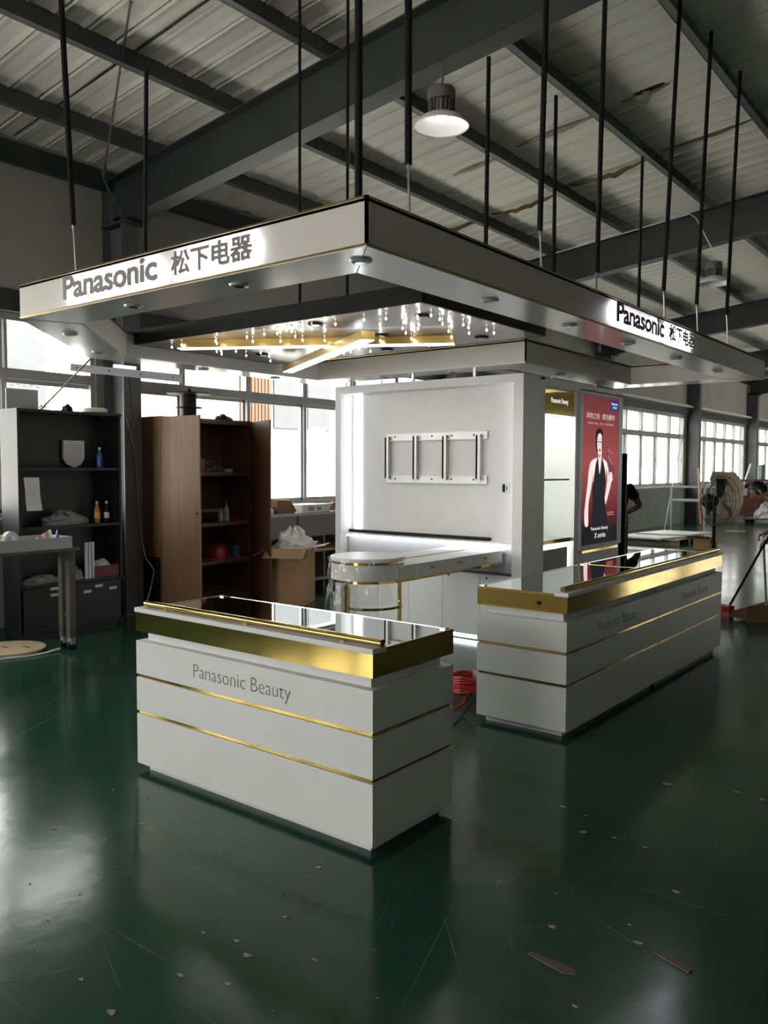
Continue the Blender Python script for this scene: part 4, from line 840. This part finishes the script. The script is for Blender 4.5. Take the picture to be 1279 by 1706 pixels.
t = thing('open_carton', 'tilted open brown carton on the bench under the window', 'carton', (-7.65,7.55,1.02)); obj('carton_body', B().extr([(-7.8,7.42,1.02),(-7.8,7.72,1.02),(-7.8,7.62,1.19),(-7.8,7.40,1.20)], (.3,0,0)), CARD_D, t); obj('flap', B().extr([(-7.5,7.62,1.19),(-7.5,7.74,1.04),(-7.5,7.75,1.045),(-7.5,7.63,1.197)], (-.25,0,0)), CARD, t)
t = thing('flat_box', 'flat white box with labels on the bench near the kiosk', 'box', (-7.7,8.1,1.02)); obj('box_body', B().box(-7.9,-7.5,7.85,8.40,1.02,1.12), mat('grey_white_card', (.45,.45,.44), .6), t); obj('box_label', B().box(-7.501,-7.498,7.97,8.08,1.04,1.09), CARD, t); obj('box_label', B().box(-7.501,-7.498,8.14,8.22,1.04,1.09), CARD, t)
crumple('parts_heap', 'heap of small parts at the kiosk end of the bench', 'parts', (-7.65,8.75,1.02), .14, .22, .16, mat('rusty_parts', (.20,.09,.05), .6, var=.6, scale=12), 23)
crumple('blue_cloth', 'blue cloth on the bench shelf behind the cardboard box', 'cloth', (-7.55,8.22,.53), .08, .10, .09, BLUE, 24); crumple('white_bag', 'white bag on the bench shelf left of the blue cloth', 'bag', (-7.5,7.98,.53), .08, .12, .13, PAPER, 25)
cb = thing('cardboard_box', 'tall open brown cardboard box stuffed with foam beside the wardrobe', 'box', (-6.95,7.10,0))
o_, ux_, uy_ = Vector((-6.95,7.08,0)), Vector((.86,.5,0)).normalized(), Vector((-.5,.86,0)).normalized()
hx, hy = .24, .22
for s_, ax_, ay_ in ((-1,uy_,ux_),(1,uy_,ux_),(-1,ux_,uy_),(1,ux_,uy_)):
    hh = hy if ax_ is uy_ else hx; ww = hx if ax_ is uy_ else hy
    obj('box_wall', B().obox(o_+ax_*s_*hh+Vector((0,0,.33)), ay_*ww, ax_*.004, (0,0,.33)), CARD, cb)
    tilt = Vector((0,0,-.55)) if s_ < 0 else Vector((0,0,.2)); fd = (ax_*s_+tilt).normalized(); obj('box_flap', B().obox(o_+ax_*s_*hh+Vector((0,0,.66))+fd*.10, ay_*ww, fd*.10, ax_.cross(ay_).cross(fd)*0+fd.cross(ay_)*.003), CARD, cb)
obj('green_tape', B().obox(o_-uy_*hy*1.02+Vector((0,0,.59)), ux_*.06, uy_*.002, (0,0,.06)), GREENP, cb)
crumple('foam_wrap', 'white foam wrap heaped in the open cardboard box', 'foam', (-6.92,7.10,.62), .25, .24, .26, mat('foam_white', (.55,.54,.52), .7, var=.2, scale=9), 26)

# ------------------------------------------------------------------ floor coil, wires, small litter
t = thing('cable_coil', 'coil of red wire on the floor between the two counters', 'wire coil', (-3.165,5.05,0))
RW = mat('red_wire', (.55,.03,.035), .4)
for k in range(9): r_ = .13-.004*(k % 3); obj('wire_turn', B().tube([(-3.165+r_*math.cos(a*.4), 5.05+r_*math.sin(a*.4), .012+.012*k+.006*math.sin(a+k)) for a in range(17)], .008, 6), RW, t)
obj('paper_band', B().obox((-3.165,5.17,.06), (.03,.0,0), (0,.012,0), (0,0,.062)), mat('pink_band', (.6,.35,.33), .5), t)
tag(obj('red_wire_end', B().tube([(-3.10,4.93,.008),(-3.0,4.72,.006),(-2.98,4.45,.006),(-2.95,4.2,.006),(-3.05,3.9,.006)], .004, 5), RW), 'loose red wire trailing on the floor from the coil', 'wire')
tag(obj('black_wire_end', B().tube([(-2.74,4.6,.30),(-2.80,4.58,.12),(-2.86,4.5,.01),(-2.80,4.3,.006),(-2.86,4.1,.006),(-3.1,3.95,.006)], .004, 5), BLACK), 'loose black wire trailing on the floor beside the red wire', 'wire')
tag(obj('black_bag_edge', B().extr([(-2.79,4.62,.06),(-2.79,4.78,.06),(-2.79,4.80,.45),(-2.79,4.70,.50)], (.03,0,0)), CLOTHB), 'black bag hanging on the back of the long counter', 'bag')
WST = mat('old_wood_strip', (.13,.095,.065), .8, var=.3)
tag(obj('wood_strip', B().extr([(-1.255,2.415,.0),(-1.10,2.415,.0),(-1.085,2.39,.0),(-1.12,2.372,.0),(-1.20,2.385,.0),(-1.262,2.398,.0)], (0,0,.005)), WST), 'left of two flat wood strips on the floor at lower right', 'wood strip')
tag(obj('wood_strip', B().extr([(-.935,2.665,.0),(-.86,2.668,.0),(-.80,2.645,.0),(-.805,2.622,.0),(-.87,2.64,.0)], (0,0,.005)), WST), 'right of two flat wood strips on the floor at lower right', 'wood strip')
rr = random.Random(9); bb = B()
LP = [(-3.119,2.207),(-2.211,2.403),(-2.056,2.059),(-2.204,1.811),(-2.305,1.401),(-1.922,1.672),(-1.989,1.814),(-1.794,1.934),(-2.09,1.366),(-1.699,3.569),(-1.513,3.376),(-1.38,3.405),(-.993,2.69),(-1.237,3.402),(-1.011,3.11),(-1.27,2.596),(-1.022,2.246),(-.979,4.257),(-3.387,1.939),(-2.077,1.608),(-2.078,1.85),(-1.413,4.168),(-1.096,4.279)]
for x, y in LP:
    a = rr.uniform(0, 6.3); s_ = rr.uniform(.010, .022); bb.extr([(x+s_*math.cos(a+q)*rr.uniform(.6,1.4), y+s_*math.sin(a+q)*rr.uniform(.3,.9), .0006) for q in (0,1.2,2.6,3.6,4.9)], (0,0,.002))
for k in range(60):
    x, y = rr.uniform(-3.6, .2), rr.uniform(1.0, 4.4)
    if -3.75 < x < -2.05 and 2.5 < y: continue
    a = rr.uniform(0, 6.3); s_ = rr.uniform(.003, .009); bb.extr([(x+s_*math.cos(a+q)*rr.uniform(.5,1.3), y+s_*math.sin(a+q)*rr.uniform(.4,1), .0006) for q in (0,1.4,2.8,4.4)], (0,0,.0016))
o = tag(obj('floor_litter', bb, mat('litter', (.30,.27,.21), .8, var=.6, scale=30)), 'tiny chips and dry leaf bits scattered on the green floor', 'litter'); o['kind'] = 'stuff'
# ================================================================== RIGHT SIDE AND FAR HALL
tag(obj('black_partition', B().box(-4.25,-3.53,8.87,8.91,0,1.78), BLACKM), 'narrow black panel standing behind the poster end of the kiosk', 'panel')
# pedestal fan
fx, fy = -3.15, 10.86
t = thing('pedestal_fan', 'black industrial fan on a tall stand beyond the long counter', 'fan', (fx, fy, 0))
obj('base', B().lathe((fx,fy,0), [(.10,0),(.10,.03),(.05,.06)], 28), BLACK, t); obj('pole', B().tube([(fx,fy,.04),(fx,fy,1.12)], .021, 10), BLACK, t)
ax = Vector((.93,-.36,0)).normalized(); u_ = Vector((0,0,1)); v_ = ax.cross(u_); hc = Vector((fx,fy,1.20))
obj('motor', B().tube([hc-ax*.16, hc-ax*.10, hc+ax*.02], [.07,.10,.06], 16), BLACK, t); obj('fork', B().bar((fx,fy,1.06), hc-ax*.05, .03, .03), BLACK, t)
gc = hc+ax*.08
GR = mat('fan_guard_grey', (.16,.16,.16), .4, .5)
for q, r_ in ((-.05,.32),(.05,.32),(.07,.22),(.08,.10),(-.07,.2)): obj('guard_ring', B().tube([gc+ax*q+(u_*math.cos(a*math.pi/16)+v_*math.sin(a*math.pi/16))*r_ for a in range(33)], .005, 5), GR, t)
for k in range(16):
    e = u_*math.cos(k*math.pi/8)+v_*math.sin(k*math.pi/8); obj('guard_wire', B().tube([gc+ax*.085, gc+ax*.07+e*.22, gc+ax*.05+e*.32, gc-ax*.05+e*.32, gc-ax*.09+e*.06], .0022, 4), GR, t)
for k in range(3):
    a0 = k*2.094; e = u_*math.cos(a0)+v_*math.sin(a0); s_ = ax.cross(e)
    obj('blade', B().add([gc+e*.04-s_*.02+ax*.02, gc+e*.28-s_*.09+ax*.04, gc+e*.29+s_*.05-ax*.03, gc+e*.05+s_*.03-ax*.02], [(0,1,2,3)]).extr([gc+e*.04-s_*.02+ax*.016, gc+e*.28-s_*.09+ax*.036, gc+e*.29+s_*.05-ax*.034, gc+e*.05+s_*.03-ax*.024], ax*.004), mat('fan_blade', (.10,.10,.095), .4, .3), t)
# white metal frame table
t = thing('metal_frame', 'white metal table frame with two tiers standing before the far column', 'frame', (-6.6,20.8,0))
WF = mat('white_tube', (.45,.45,.48), .4)
for x in (-7.0,-6.2):
    for y in (20.55,21.35): obj('leg', B().box(x-.018,x+.018,y-.018,y+.018,0,1.14), WF if y < 21 else COLST, t)
for z in (.80,1.13):
    for a_ in ((-7.0,-6.2,20.53,20.57),(-7.0,-6.2,21.33,21.37),(-7.02,-6.98,20.55,21.35),(-6.22,-6.18,20.55,21.35)): obj('rail', B().box(*a_, z, z+.035), WF, t)
obj('shelf_plate', B().box(-6.98,-6.22,20.57,21.33,.79,.80), WF, t)
# plywood sheets and sticks leaning on the far column
def lean_board(name, label, pts, th, m): return tag(obj(name, B().extr(pts, th), m), label, 'board')
WPL2 = mat('weathered_ply', (.40,.30,.22), .7, var=.3, scale=2)
lean_board('plywood_sheet', 'big curved plywood sheet leaning right of the far column', [(-7.35,25.35,0.0),(-7.55,25.55,1.30),(-7.50,25.60,1.52),(-6.95,25.95,1.50),(-6.72,26.05,1.15),(-6.70,25.95,.62),(-6.85,25.75,0.0)], (-.03,.04,0), WPL2)
lean_board('brown_plank', 'dark brown plank leaning in front of the far column', [(-7.35,24.0,0),(-7.62,24.62,1.05),(-7.55,24.66,1.05),(-7.2,24.05,0)], (-.02,.02,0), RUST)
tag(obj('wood_batten', B().bar((-7.30,23.9,0.02),(-7.62,24.60,1.62), .05, .03), mat('pale_pine', (.45,.30,.16), .6)), 'pale pine batten leaning on the far column', 'batten')
tag(obj('wood_batten', B().bar((-7.15,23.8,0.02),(-7.62,24.66,1.50), .04, .03), PLY), 'thin plywood batten leaning just right of the pine one', 'batten')
tag(obj('long_pole', B().tube([(-7.35,21.35,.55),(-7.74,23.6,2.75)], .012, 6).tube([(-7.35,21.35,.55),(-7.25,20.8,.02)], .012, 6), mat('pale_pole', (.5,.5,.48), .4)), 'long thin pale pole leaning on the far column before the windows', 'pole')
# pallet with sheets
pt = thing('wooden_pallet', 'low wooden pallet on the far floor under white sheets', 'pallet', (-6.3,17.9,0))
for y in (17.2,17.9,18.6): obj('bearer', B().box(-7.0,-5.7,y,y+.09,0,.10), WPL2, pt)
for k in range(8): obj('deck_board', B().box(-7.0+.165*k,-7.0+.165*k+.12,17.15,18.75,.10,.12), WPL2, pt)
tag(obj('white_sheet', B().extr([(-7.05,17.1,.125),(-6.0,17.0,.125),(-5.75,17.9,.125),(-6.9,18.3,.125)], (0,0,.035)), PAPER), 'lower white board lying on the wooden pallet', 'sheet', None)
tag(obj('white_sheet', B().extr([(-6.8,17.7,.165),(-5.7,17.9,.165),(-5.5,18.9,.165),(-6.6,18.9,.165)], (0,0,.03)), mat('greyish_sheet', (.5,.5,.5), .5)), 'upper greyish board lying askew on the wooden pallet', 'sheet', None)
tag(obj('white_sheet', B().extr([(-6.5,15.7,.0),(-5.35,15.85,.0),(-5.4,16.25,.0),(-6.5,16.3,.0)], (0,0,.02)), PAPER), 'long white board lying flat on the floor in front of the pallet', 'sheet', None)
t = thing('small_carton', 'small open brown carton on the floor behind the fan pole', 'carton', (-5.1,17.0,0))
for a_ in ((-5.25,-4.92,16.75,16.76),(-5.25,-4.92,17.2,17.21),(-5.25,-5.24,16.76,17.2),(-4.93,-4.92,16.76,17.2)): obj('box_wall', B().box(*a_, 0, .22), CARD if a_[2] < 16.755 else CARD_D, t)
obj('box_flap', B().extr([(-4.92,16.76,.22),(-4.92,17.2,.22),(-4.80,17.2,.16),(-4.80,16.76,.16)], (0,0,.006)), CARD, t); obj('box_flap', B().extr([(-5.25,16.75,.22),(-4.92,16.75,.22),(-4.92,16.65,.27),(-5.25,16.65,.27)], (0,0,.006)), CARD, t); obj('box_floor', B().box(-5.24,-4.93,16.76,17.2,0,.006), CARD, t)
# red-brown steel rack with white bits
t = thing('steel_rack', 'reddish steel rack holding sticks at the far right', 'rack', (-6.8,27,0))
for x, y in ((-7.2,26.7),(-5.9,27.7),(-7.5,27.3),(-6.2,28.3)): obj('post', B().box(x-.03,x+.03,y-.03,y+.03,0,1.26), RUST, t)
for z in (.18,1.24): obj('rail', B().bar((-7.2,26.7,z),(-5.9,27.7,z), .05, .05), RUST, t); obj('rail', B().bar((-7.5,27.3,z),(-6.2,28.3,z), .05, .05), RUST, t)
for k in range(6): obj('diagonal', B().bar((-7.1+.2*k,26.8+.154*k,.2),(-6.98+.2*k,26.88+.154*k,1.2), .03, .05), RUST, t)
obj('back_sheet', B().extr([(-7.3,26.95,.2),(-6.05,27.9,.2),(-6.05,27.9,.72),(-7.3,26.95,.72)], (-.01,.01,0)), RUST, t)
tag(obj('white_pole', B().bar((-7.02,26.78,.75),(-6.80,27.1,1.75), .05, .04), PAPER), 'white plastic length standing in the reddish rack', 'pole')
tag(obj('white_slab', B().extr([(-6.98,26.62,.78),(-6.82,26.75,.78),(-6.80,26.77,1.0),(-7.0,26.61,1.02)], (.02,-.025,0)), PAPER), 'left of two white foam pieces hung on the reddish rack', 'foam')
tag(obj('white_slab', B().extr([(-6.72,26.82,.70),(-6.60,26.92,.70),(-6.54,26.97,.98),(-6.72,26.82,1.0)], (.02,-.025,0)), PAPER), 'right of two white foam pieces hung on the reddish rack', 'foam')
t = thing('low_trolley', 'low steel trolley with a plastic sack in front of the reddish rack', 'trolley', (-5.9,25.55,0))
obj('deck', B().box(-6.5,-5.3,25.2,25.9,.14,.18), RUST, t)
for x in (-6.4,-5.4):
    for y in (25.3,25.8): obj('wheel', B().tube([(x,y-.02,.07),(x,y+.02,.07)], .07, 14), BLACK, t)
crumple('plastic_sack', 'pale translucent plastic sack on the low trolley', 'sack', (-5.95,25.55,.18), .35, .28, .42, mat('pale_sack', (.45,.46,.47), .4, var=.2), 31)
tag(obj('floor_lath', B().obox((-5.9,22.2,.008), (.22,.03,0), (-.004,.03,0), (0,0,.008)), PAPER), 'white lath lying on the far floor left of the man', 'lath')
tag(obj('floor_lath', B().obox((-4.6,18.2,.006), (.10,.03,0), (-.01,.03,0), (0,0,.006)), GREYP), 'dark scrap lying on the floor left of the man', 'scrap')
tag(obj('sill_box', B().box(-8.02,-7.9,33.0,33.5,1.10,1.75), mat('dull_green', (.10,.13,.11), .6)), 'greenish box on the far window ledge', 'box')

# ================================================================== PEOPLE
def skin_mesh(nodes, edges, sub=2, root=0):
    """nodes: list of (pos, radius or (rx,ry)); one continuous skinned surface"""
    me = bpy.data.meshes.new('skin'); me.from_pydata([tuple(n[0]) for n in nodes], edges, []); o = bpy.data.objects.new('skin', me); COL.objects.link(o)
    o.modifiers.new('skin', 'SKIN')
    if not me.skin_vertices:
        bm = bmesh.new(); bm.from_mesh(me); bm.verts.layers.skin.verify(); bm.to_mesh(me); bm.free()
    for i, n in enumerate(nodes):
        r = n[1]; me.skin_vertices[0].data[i].radius = r if isinstance(r, tuple) else (r, r); me.skin_vertices[0].data[i].use_root = (i == root)
    s_ = o.modifiers.new('sub', 'SUBSURF'); s_.levels = sub; s_.render_levels = sub
    dg = bpy.context.evaluated_depsgraph_get(); dg.update(); out = bpy.data.meshes.new_from_object(o.evaluated_get(dg)); bpy.data.objects.remove(o)
    for p in out.polygons: p.use_smooth = True
    out.materials.clear(); return out
def head_mesh(c, fwd, up, s=1.0, hair=False):
    fwd, up = Vector(fwd).normalized(), Vector(up).normalized(); sd = fwd.cross(up).normalized(); up = sd.cross(fwd)
    bb = B(); N, M = 28, 18
    for j in range(M+1):
        ph = -math.pi/2+math.pi*j/M
        for k in range(N):
            th = 2*math.pi*k/N; x, y, z = math.cos(ph)*math.cos(th), math.cos(ph)*math.sin(th), math.sin(ph)   # x forward
            X, Y, Z = x*.095, y*.075, z*.115
            if z < -.2: X *= 1-.25*(-z-.2) if x > 0 else 1-.55*(-z-.2); Y *= 1-.38*(-z-.2)      # jaw, nape
            if x > .2 and abs(y) < .35 and -.35 < z < .05: X += .026*math.exp(-((y/.13)**2))*math.exp(-(((z+.2)/.13)**2))   # nose
            if x > .4 and abs(z-.08) < .14: X -= .010*math.exp(-(((abs(y)-.38)/.16)**2))                                    # eye sockets
            if x > .4 and abs(z+.48) < .12: X += .006*math.exp(-((y/.25)**2))                                               # mouth
            if hair: X, Y, Z = X*1.09-.004, Y*1.11, Z*1.07+.006
            if hair and (x > .62-.5*max(0, .2-z) and z < .42 and x > -.05): X, Y, Z = X*.55, Y*.6, Z*.75+.01     # cleared from the face
            if hair and z < -.35: X, Y, Z = X*.7, Y*.7, Z*.8
            bb.v.append(Vector(c)+(fwd*X+sd*Y+up*Z)*s)
    bb.f = [(j*N+k, j*N+(k+1) % N, (j+1)*N+(k+1) % N, (j+1)*N+k) for j in range(M) for k in range(N)]
    return bb
def hand_nodes(wrist, d, palm, curl, s=1.0):
    """hand chains: d along the fingers, palm normal; fingers curl towards palm normal"""
    d, palm = Vector(d).normalized(), Vector(palm).normalized(); sd = d.cross(palm).normalized(); w_ = Vector(wrist); nd = [(w_, (.028*s,.020*s)), (w_+d*.05*s, (.036*s,.016*s)), (w_+d*.085*s, (.036*s,.014*s))]; ed = [(0,1),(1,2)]
    for k, (off, L_) in enumerate(((-.030,.072),(-.010,.082),(.011,.078),(.030,.062))):
        b0 = len(nd); p = w_+d*.088*s+sd*off*s; ang = 0; nd.append((p, .0088*s)); ed.append((2, b0))
        for q in range(3):
            ang += curl; dd = d*math.cos(ang)+palm*math.sin(ang); p = p+dd*L_*s/3*1.15; nd.append((p, (.0085-.0008*q)*s)); ed.append((b0+q, b0+q+1))
    b0 = len(nd); p = w_+d*.03*s-sd*.032*s; nd.append((p, .012*s)); ed.append((1, b0)); dd = (d*.6-sd*.7+palm*.3).normalized()
    for q in range(2): p = p+dd*.034*s; dd = (dd+palm*curl*.5+d*.3).normalized(); nd.append((p, (.0105-.001*q)*s)); ed.append((b0+q, b0+q+1))
    return nd, ed
def person(label, org, right, J, topm, legm, hands, headpos, hfwd, hup, group=None):
    """J: joints in the person's frame (right, away, up) relative to org"""
    R_ = Vector((*right, 0)).normalized(); F_ = Vector((-R_.y, R_.x, 0)); og = Vector(org)
    W = lambda p: og+R_*p[0]+F_*p[1]+Vector((0,0,p[2]))
    t = thing('person', label, 'person', org)
    names = list(J); idx = {n: i for i, n in enumerate(names)}
    E_ = [('pelvis','belly'),('belly','chest'),('chest','neck'),('neck','skull'),('chest','sh_l'),('sh_l','el_l'),('el_l','wr_l'),('chest','sh_r'),('sh_r','el_r'),('el_r','wr_r'),('pelvis','hip_l'),('hip_l','kn_l'),('kn_l','an_l'),('an_l','toe_l'),('pelvis','hip_r'),('hip_r','kn_r'),('kn_r','an_r'),('an_r','toe_r')]
    rad = dict(pelvis=(.14,.10),belly=(.13,.095),chest=(.155,.10),neck=.052,skull=.05,sh_l=.062,sh_r=.062,el_l=.042,el_r=.042,wr_l=.028,wr_r=.028,hip_l=.085,hip_r=.085,kn_l=.056,kn_r=.056,an_l=.038,an_r=.038,toe_l=.035,toe_r=.035)
    nodes = [(W(J[n]), rad[n]) for n in names]; edges = [(idx[a], idx[b_]) for a, b_ in E_]
    for side, (palm, curl) in hands.items():
        d = W(J['wr_'+side])-W(J['el_'+side]); pv_ = R_*palm[0]+F_*palm[1]+Vector((0,0,palm[2]))
        if len(palm) > 3: d = R_*palm[3]+F_*palm[4]+Vector((0,0,palm[5]))
        hn, he = hand_nodes(W(J['wr_'+side]), d, pv_-d.normalized()*pv_.dot(d.normalized()), curl); k0 = len(nodes); nodes += hn[1:]; w0 = idx['wr_'+side]
        mp = lambda i: w0 if i == 0 else k0+i-1
        edges += [(mp(a), mp(b_)) for a, b_ in he]
    link('body', skin_mesh(nodes, edges, 2, idx['pelvis']), SKIN, t)
    def cloth(nm, seq, ed, grow, m):
        link(nm, skin_mesh([(W(p), tuple(x+grow for x in r) if isinstance(r, tuple) else r+grow) for p, r in seq], ed, 2), m, t)
    mid = lambda a, b_, q: tuple(J[a][i]+(J[b_][i]-J[a][i])*q for i in range(3))
    cloth('shirt', [(J['pelvis'], rad['pelvis']),(J['belly'], rad['belly']),(J['chest'], rad['chest']),(mid('chest','neck',.75), .06),(J['sh_l'], .066),(mid('sh_l','el_l',.62), .052),(J['sh_r'], .066),(mid('sh_r','el_r',.62), .052)], [(0,1),(1,2),(2,3),(2,4),(4,5),(2,6),(6,7)], .016, topm)
    cloth('trousers', [(J['pelvis'], (.135,.10)),(J['hip_l'], .09),(J['kn_l'], .062),(mid('kn_l','an_l',.95), .052),(J['hip_r'], .09),(J['kn_r'], .062),(mid('kn_r','an_r',.95), .052)], [(0,1),(1,2),(2,3),(0,4),(4,5),(5,6)], .013, legm)
    for s_ in 'lr': cloth('shoe', [(J['an_'+s_][:2]+(.05,), .045), (J['toe_'+s_][:2]+(.042,), .040)], [(0,1)], .004, BLACK)
    hw = W(headpos); hf = R_*hfwd[0]+F_*hfwd[1]+Vector((0,0,hfwd[2])); hu = R_*hup[0]+F_*hup[1]+Vector((0,0,hup[2]))
    ho = obj('head', head_mesh(hw, hf, hu), SKIN, t, smooth=True); obj('hair', head_mesh(hw, hf, hu, 1.0, True), HAIR, ho, smooth=True)
    hf.normalize(); hu = (hu-hf*hu.dot(hf)).normalized(); sd = hf.cross(hu)
    for s_ in (-1, 1):
        e = hw+hf*.083+sd*s_*.031+hu*.010; obj('eye', B().lathe((0,0,0), [(.001,-.008),(.007,-.004),(.008,0),(.007,.004),(.001,.008)], 10), HAIR, ho).location = e
        obj('ear', B().obox(hw+sd*s_*.079-hf*.008-hu*.005, hf*.014, sd*.006, hu*.028), SKIN, ho, bevel=.005)
    obj('mouth', B().obox(hw+hf*.086-hu*.058, hf*.003, sd*.02, hu*.004), mat('lips', (.20,.07,.06), .5), ho)
    return t
# man with broom at the right edge: leans forward to the left of the picture
person('man in a cream shirt bending over a broom at the right edge', (-2.07, 10.44, 0), (.973,.232),
       dict(pelvis=(.06,0,.90),belly=(-.04,0,1.03),chest=(-.16,0,1.16),neck=(-.31,0,1.255),skull=(-.40,0,1.31),sh_l=(-.20,-.19,1.18),el_l=(-.22,-.24,.92),wr_l=(-.31,-.24,.78),sh_r=(-.20,.19,1.18),el_r=(-.20,.26,.93),wr_r=(-.33,.16,.86),
            hip_l=(.06,-.10,.86),kn_l=(-.02,-.11,.48),an_l=(.06,-.11,.08),toe_l=(-.10,-.12,.04),hip_r=(.06,.10,.86),kn_r=(.0,.12,.48),an_r=(.12,.12,.08),toe_r=(-.04,.13,.04)),
       CLOTHW, mat('dark_trousers', (.02,.022,.03), .8), dict(l=((0,.4,-1,-.8,.1,-.3), .55), r=((0,-.4,-1,-.8,-.1,-.3), .55)), (-.44,0,1.345), (-.85,-.05,-.45), (-.3,0,1))
t = thing('broom', 'broom with dark handle and red head on the floor at right', 'broom', (-2.57,9.41,0))
obj('handle', B().tube([(-2.56,9.44,.09),(-2.33,9.92,.76),(-2.20,10.18,1.10)], .013, 8), BLACK, t); obj('broom_head', B().obox((-2.60,9.40,.085), (.10,-.05,0), (.02,.04,0), (0,0,.035)), RED, t, bevel=.01); obj('bristles', B().obox((-2.60,9.40,.028), (.095,-.048,0), (.016,.032,0), (0,0,.028)), mat('pink_bristle', (.5,.12,.14), .8), t)
t = thing('dustpan', 'long-handled brown cardboard scoop on the floor at right', 'dustpan', (-2.2,9.3,0))
obj('handle', B().tube([(-2.17,9.42,.12),(-2.36,10.03,.80)], .013, 8), GREYP, t); CD = MATS['cardboard_dark']
obj('pan_floor', B().extr([(-2.52,9.30,.02),(-2.30,9.10,.02),(-1.95,9.35,.02),(-2.15,9.55,.02)], (0,0,.006)), CD, t)
obj('pan_wall', B().extr([(-2.30,9.10,.0),(-1.95,9.35,.0),(-1.95,9.35,.20),(-2.28,9.115,.17)], (.006,.01,0)), CARD_D, t); obj('pan_wall', B().extr([(-2.15,9.55,.0),(-1.95,9.35,.0),(-1.95,9.35,.22),(-2.15,9.55,.22)], (-.006,-.008,0)), CARD_D, t); obj('pan_wall', B().extr([(-2.52,9.30,.02),(-2.15,9.55,.02),(-2.15,9.55,.20),(-2.50,9.32,.07)], (.005,.009,0)), CARD, t)
# worker mostly hidden behind the kiosk, hand on hip
person('worker in black standing hand on hip behind the poster', (-4.05, 9.80, 0), (.92,.39),
       dict(pelvis=(0,0,.93),belly=(0,0,1.08),chest=(0,0,1.26),neck=(0,0,1.43),skull=(0,0,1.52),sh_l=(-.19,0,1.36),el_l=(-.26,.02,1.10),wr_l=(-.24,-.10,.88),sh_r=(.19,0,1.36),el_r=(.315,.06,1.15),wr_r=(.17,-.08,1.075),
            hip_l=(-.09,0,.88),kn_l=(-.10,-.02,.49),an_l=(-.11,.02,.08),toe_l=(-.13,-.13,.04),hip_r=(.09,0,.88),kn_r=(.10,-.02,.49),an_r=(.11,.02,.08),toe_r=(.13,-.13,.04)),
       CLOTHB, CLOTHB, dict(l=((1,0,0), .3), r=((-.3,1,0,-.8,-.2,-.25), .35)), (0,-.02,1.60), (-.3,-1,0), (0,0,1))
crumple('white_glove', 'white work glove tucked at the hip of the worker in black', 'glove', (-3.86,9.70,.92), .055, .05, .13, PAPER, 41)

# long scratches worn into the floor paint
FS = [((-2.634,2.698),(-2.853,3.195)),((-1.534,1.743),(-2.006,2.738)),((-1.404,1.846),(-1.732,2.821)),((-2.038,2.782),(-1.814,2.768)),((-2.007,4.339),(-2.166,5.182)),((-2.482,1.23),(-2.328,1.513)),((-2.434,1.56),(-2.129,1.434)),((-6.314,3.724),(-3.792,2.24)),((-5.524,2.869),(-5.851,3.577)),((-2.57,1.801),(-2.616,2.121)),((-1.264,2.778),(-.901,2.638)),((-1.573,4.437),(-1.496,4.682))]
rr = random.Random(17); bb = B()
for k in range(46):
    x, y = rr.uniform(-6.2, .3), rr.uniform(1.0, 5.5)
    if -4.6 < x < -2 and y > 2.4: continue
    a = rr.choice((.9, 1.9, 2.3, -.5))+rr.gauss(0, .12); L_ = rr.uniform(.08, .6); FS.append(((x, y), (x+L_*math.cos(a), y+L_*math.sin(a))))
for p, q in FS:
    d = Vector((q[0]-p[0], q[1]-p[1], 0)); n_ = Vector((-d.y, d.x, 0)).normalized()*rr.uniform(.0008, .0022); c = Vector((*p, .0003)); e = Vector((*q, .0003))
    bb.extr([c, c+d*.5-n_, e, c+d*.5+n_], (0, 0, .0003))
fl_ = bpy.data.objects['floor']; o = obj('scratches', bb, mat('floor_scratch', (.055,.085,.070), .5), fl_); o['kind'] = 'stuff'
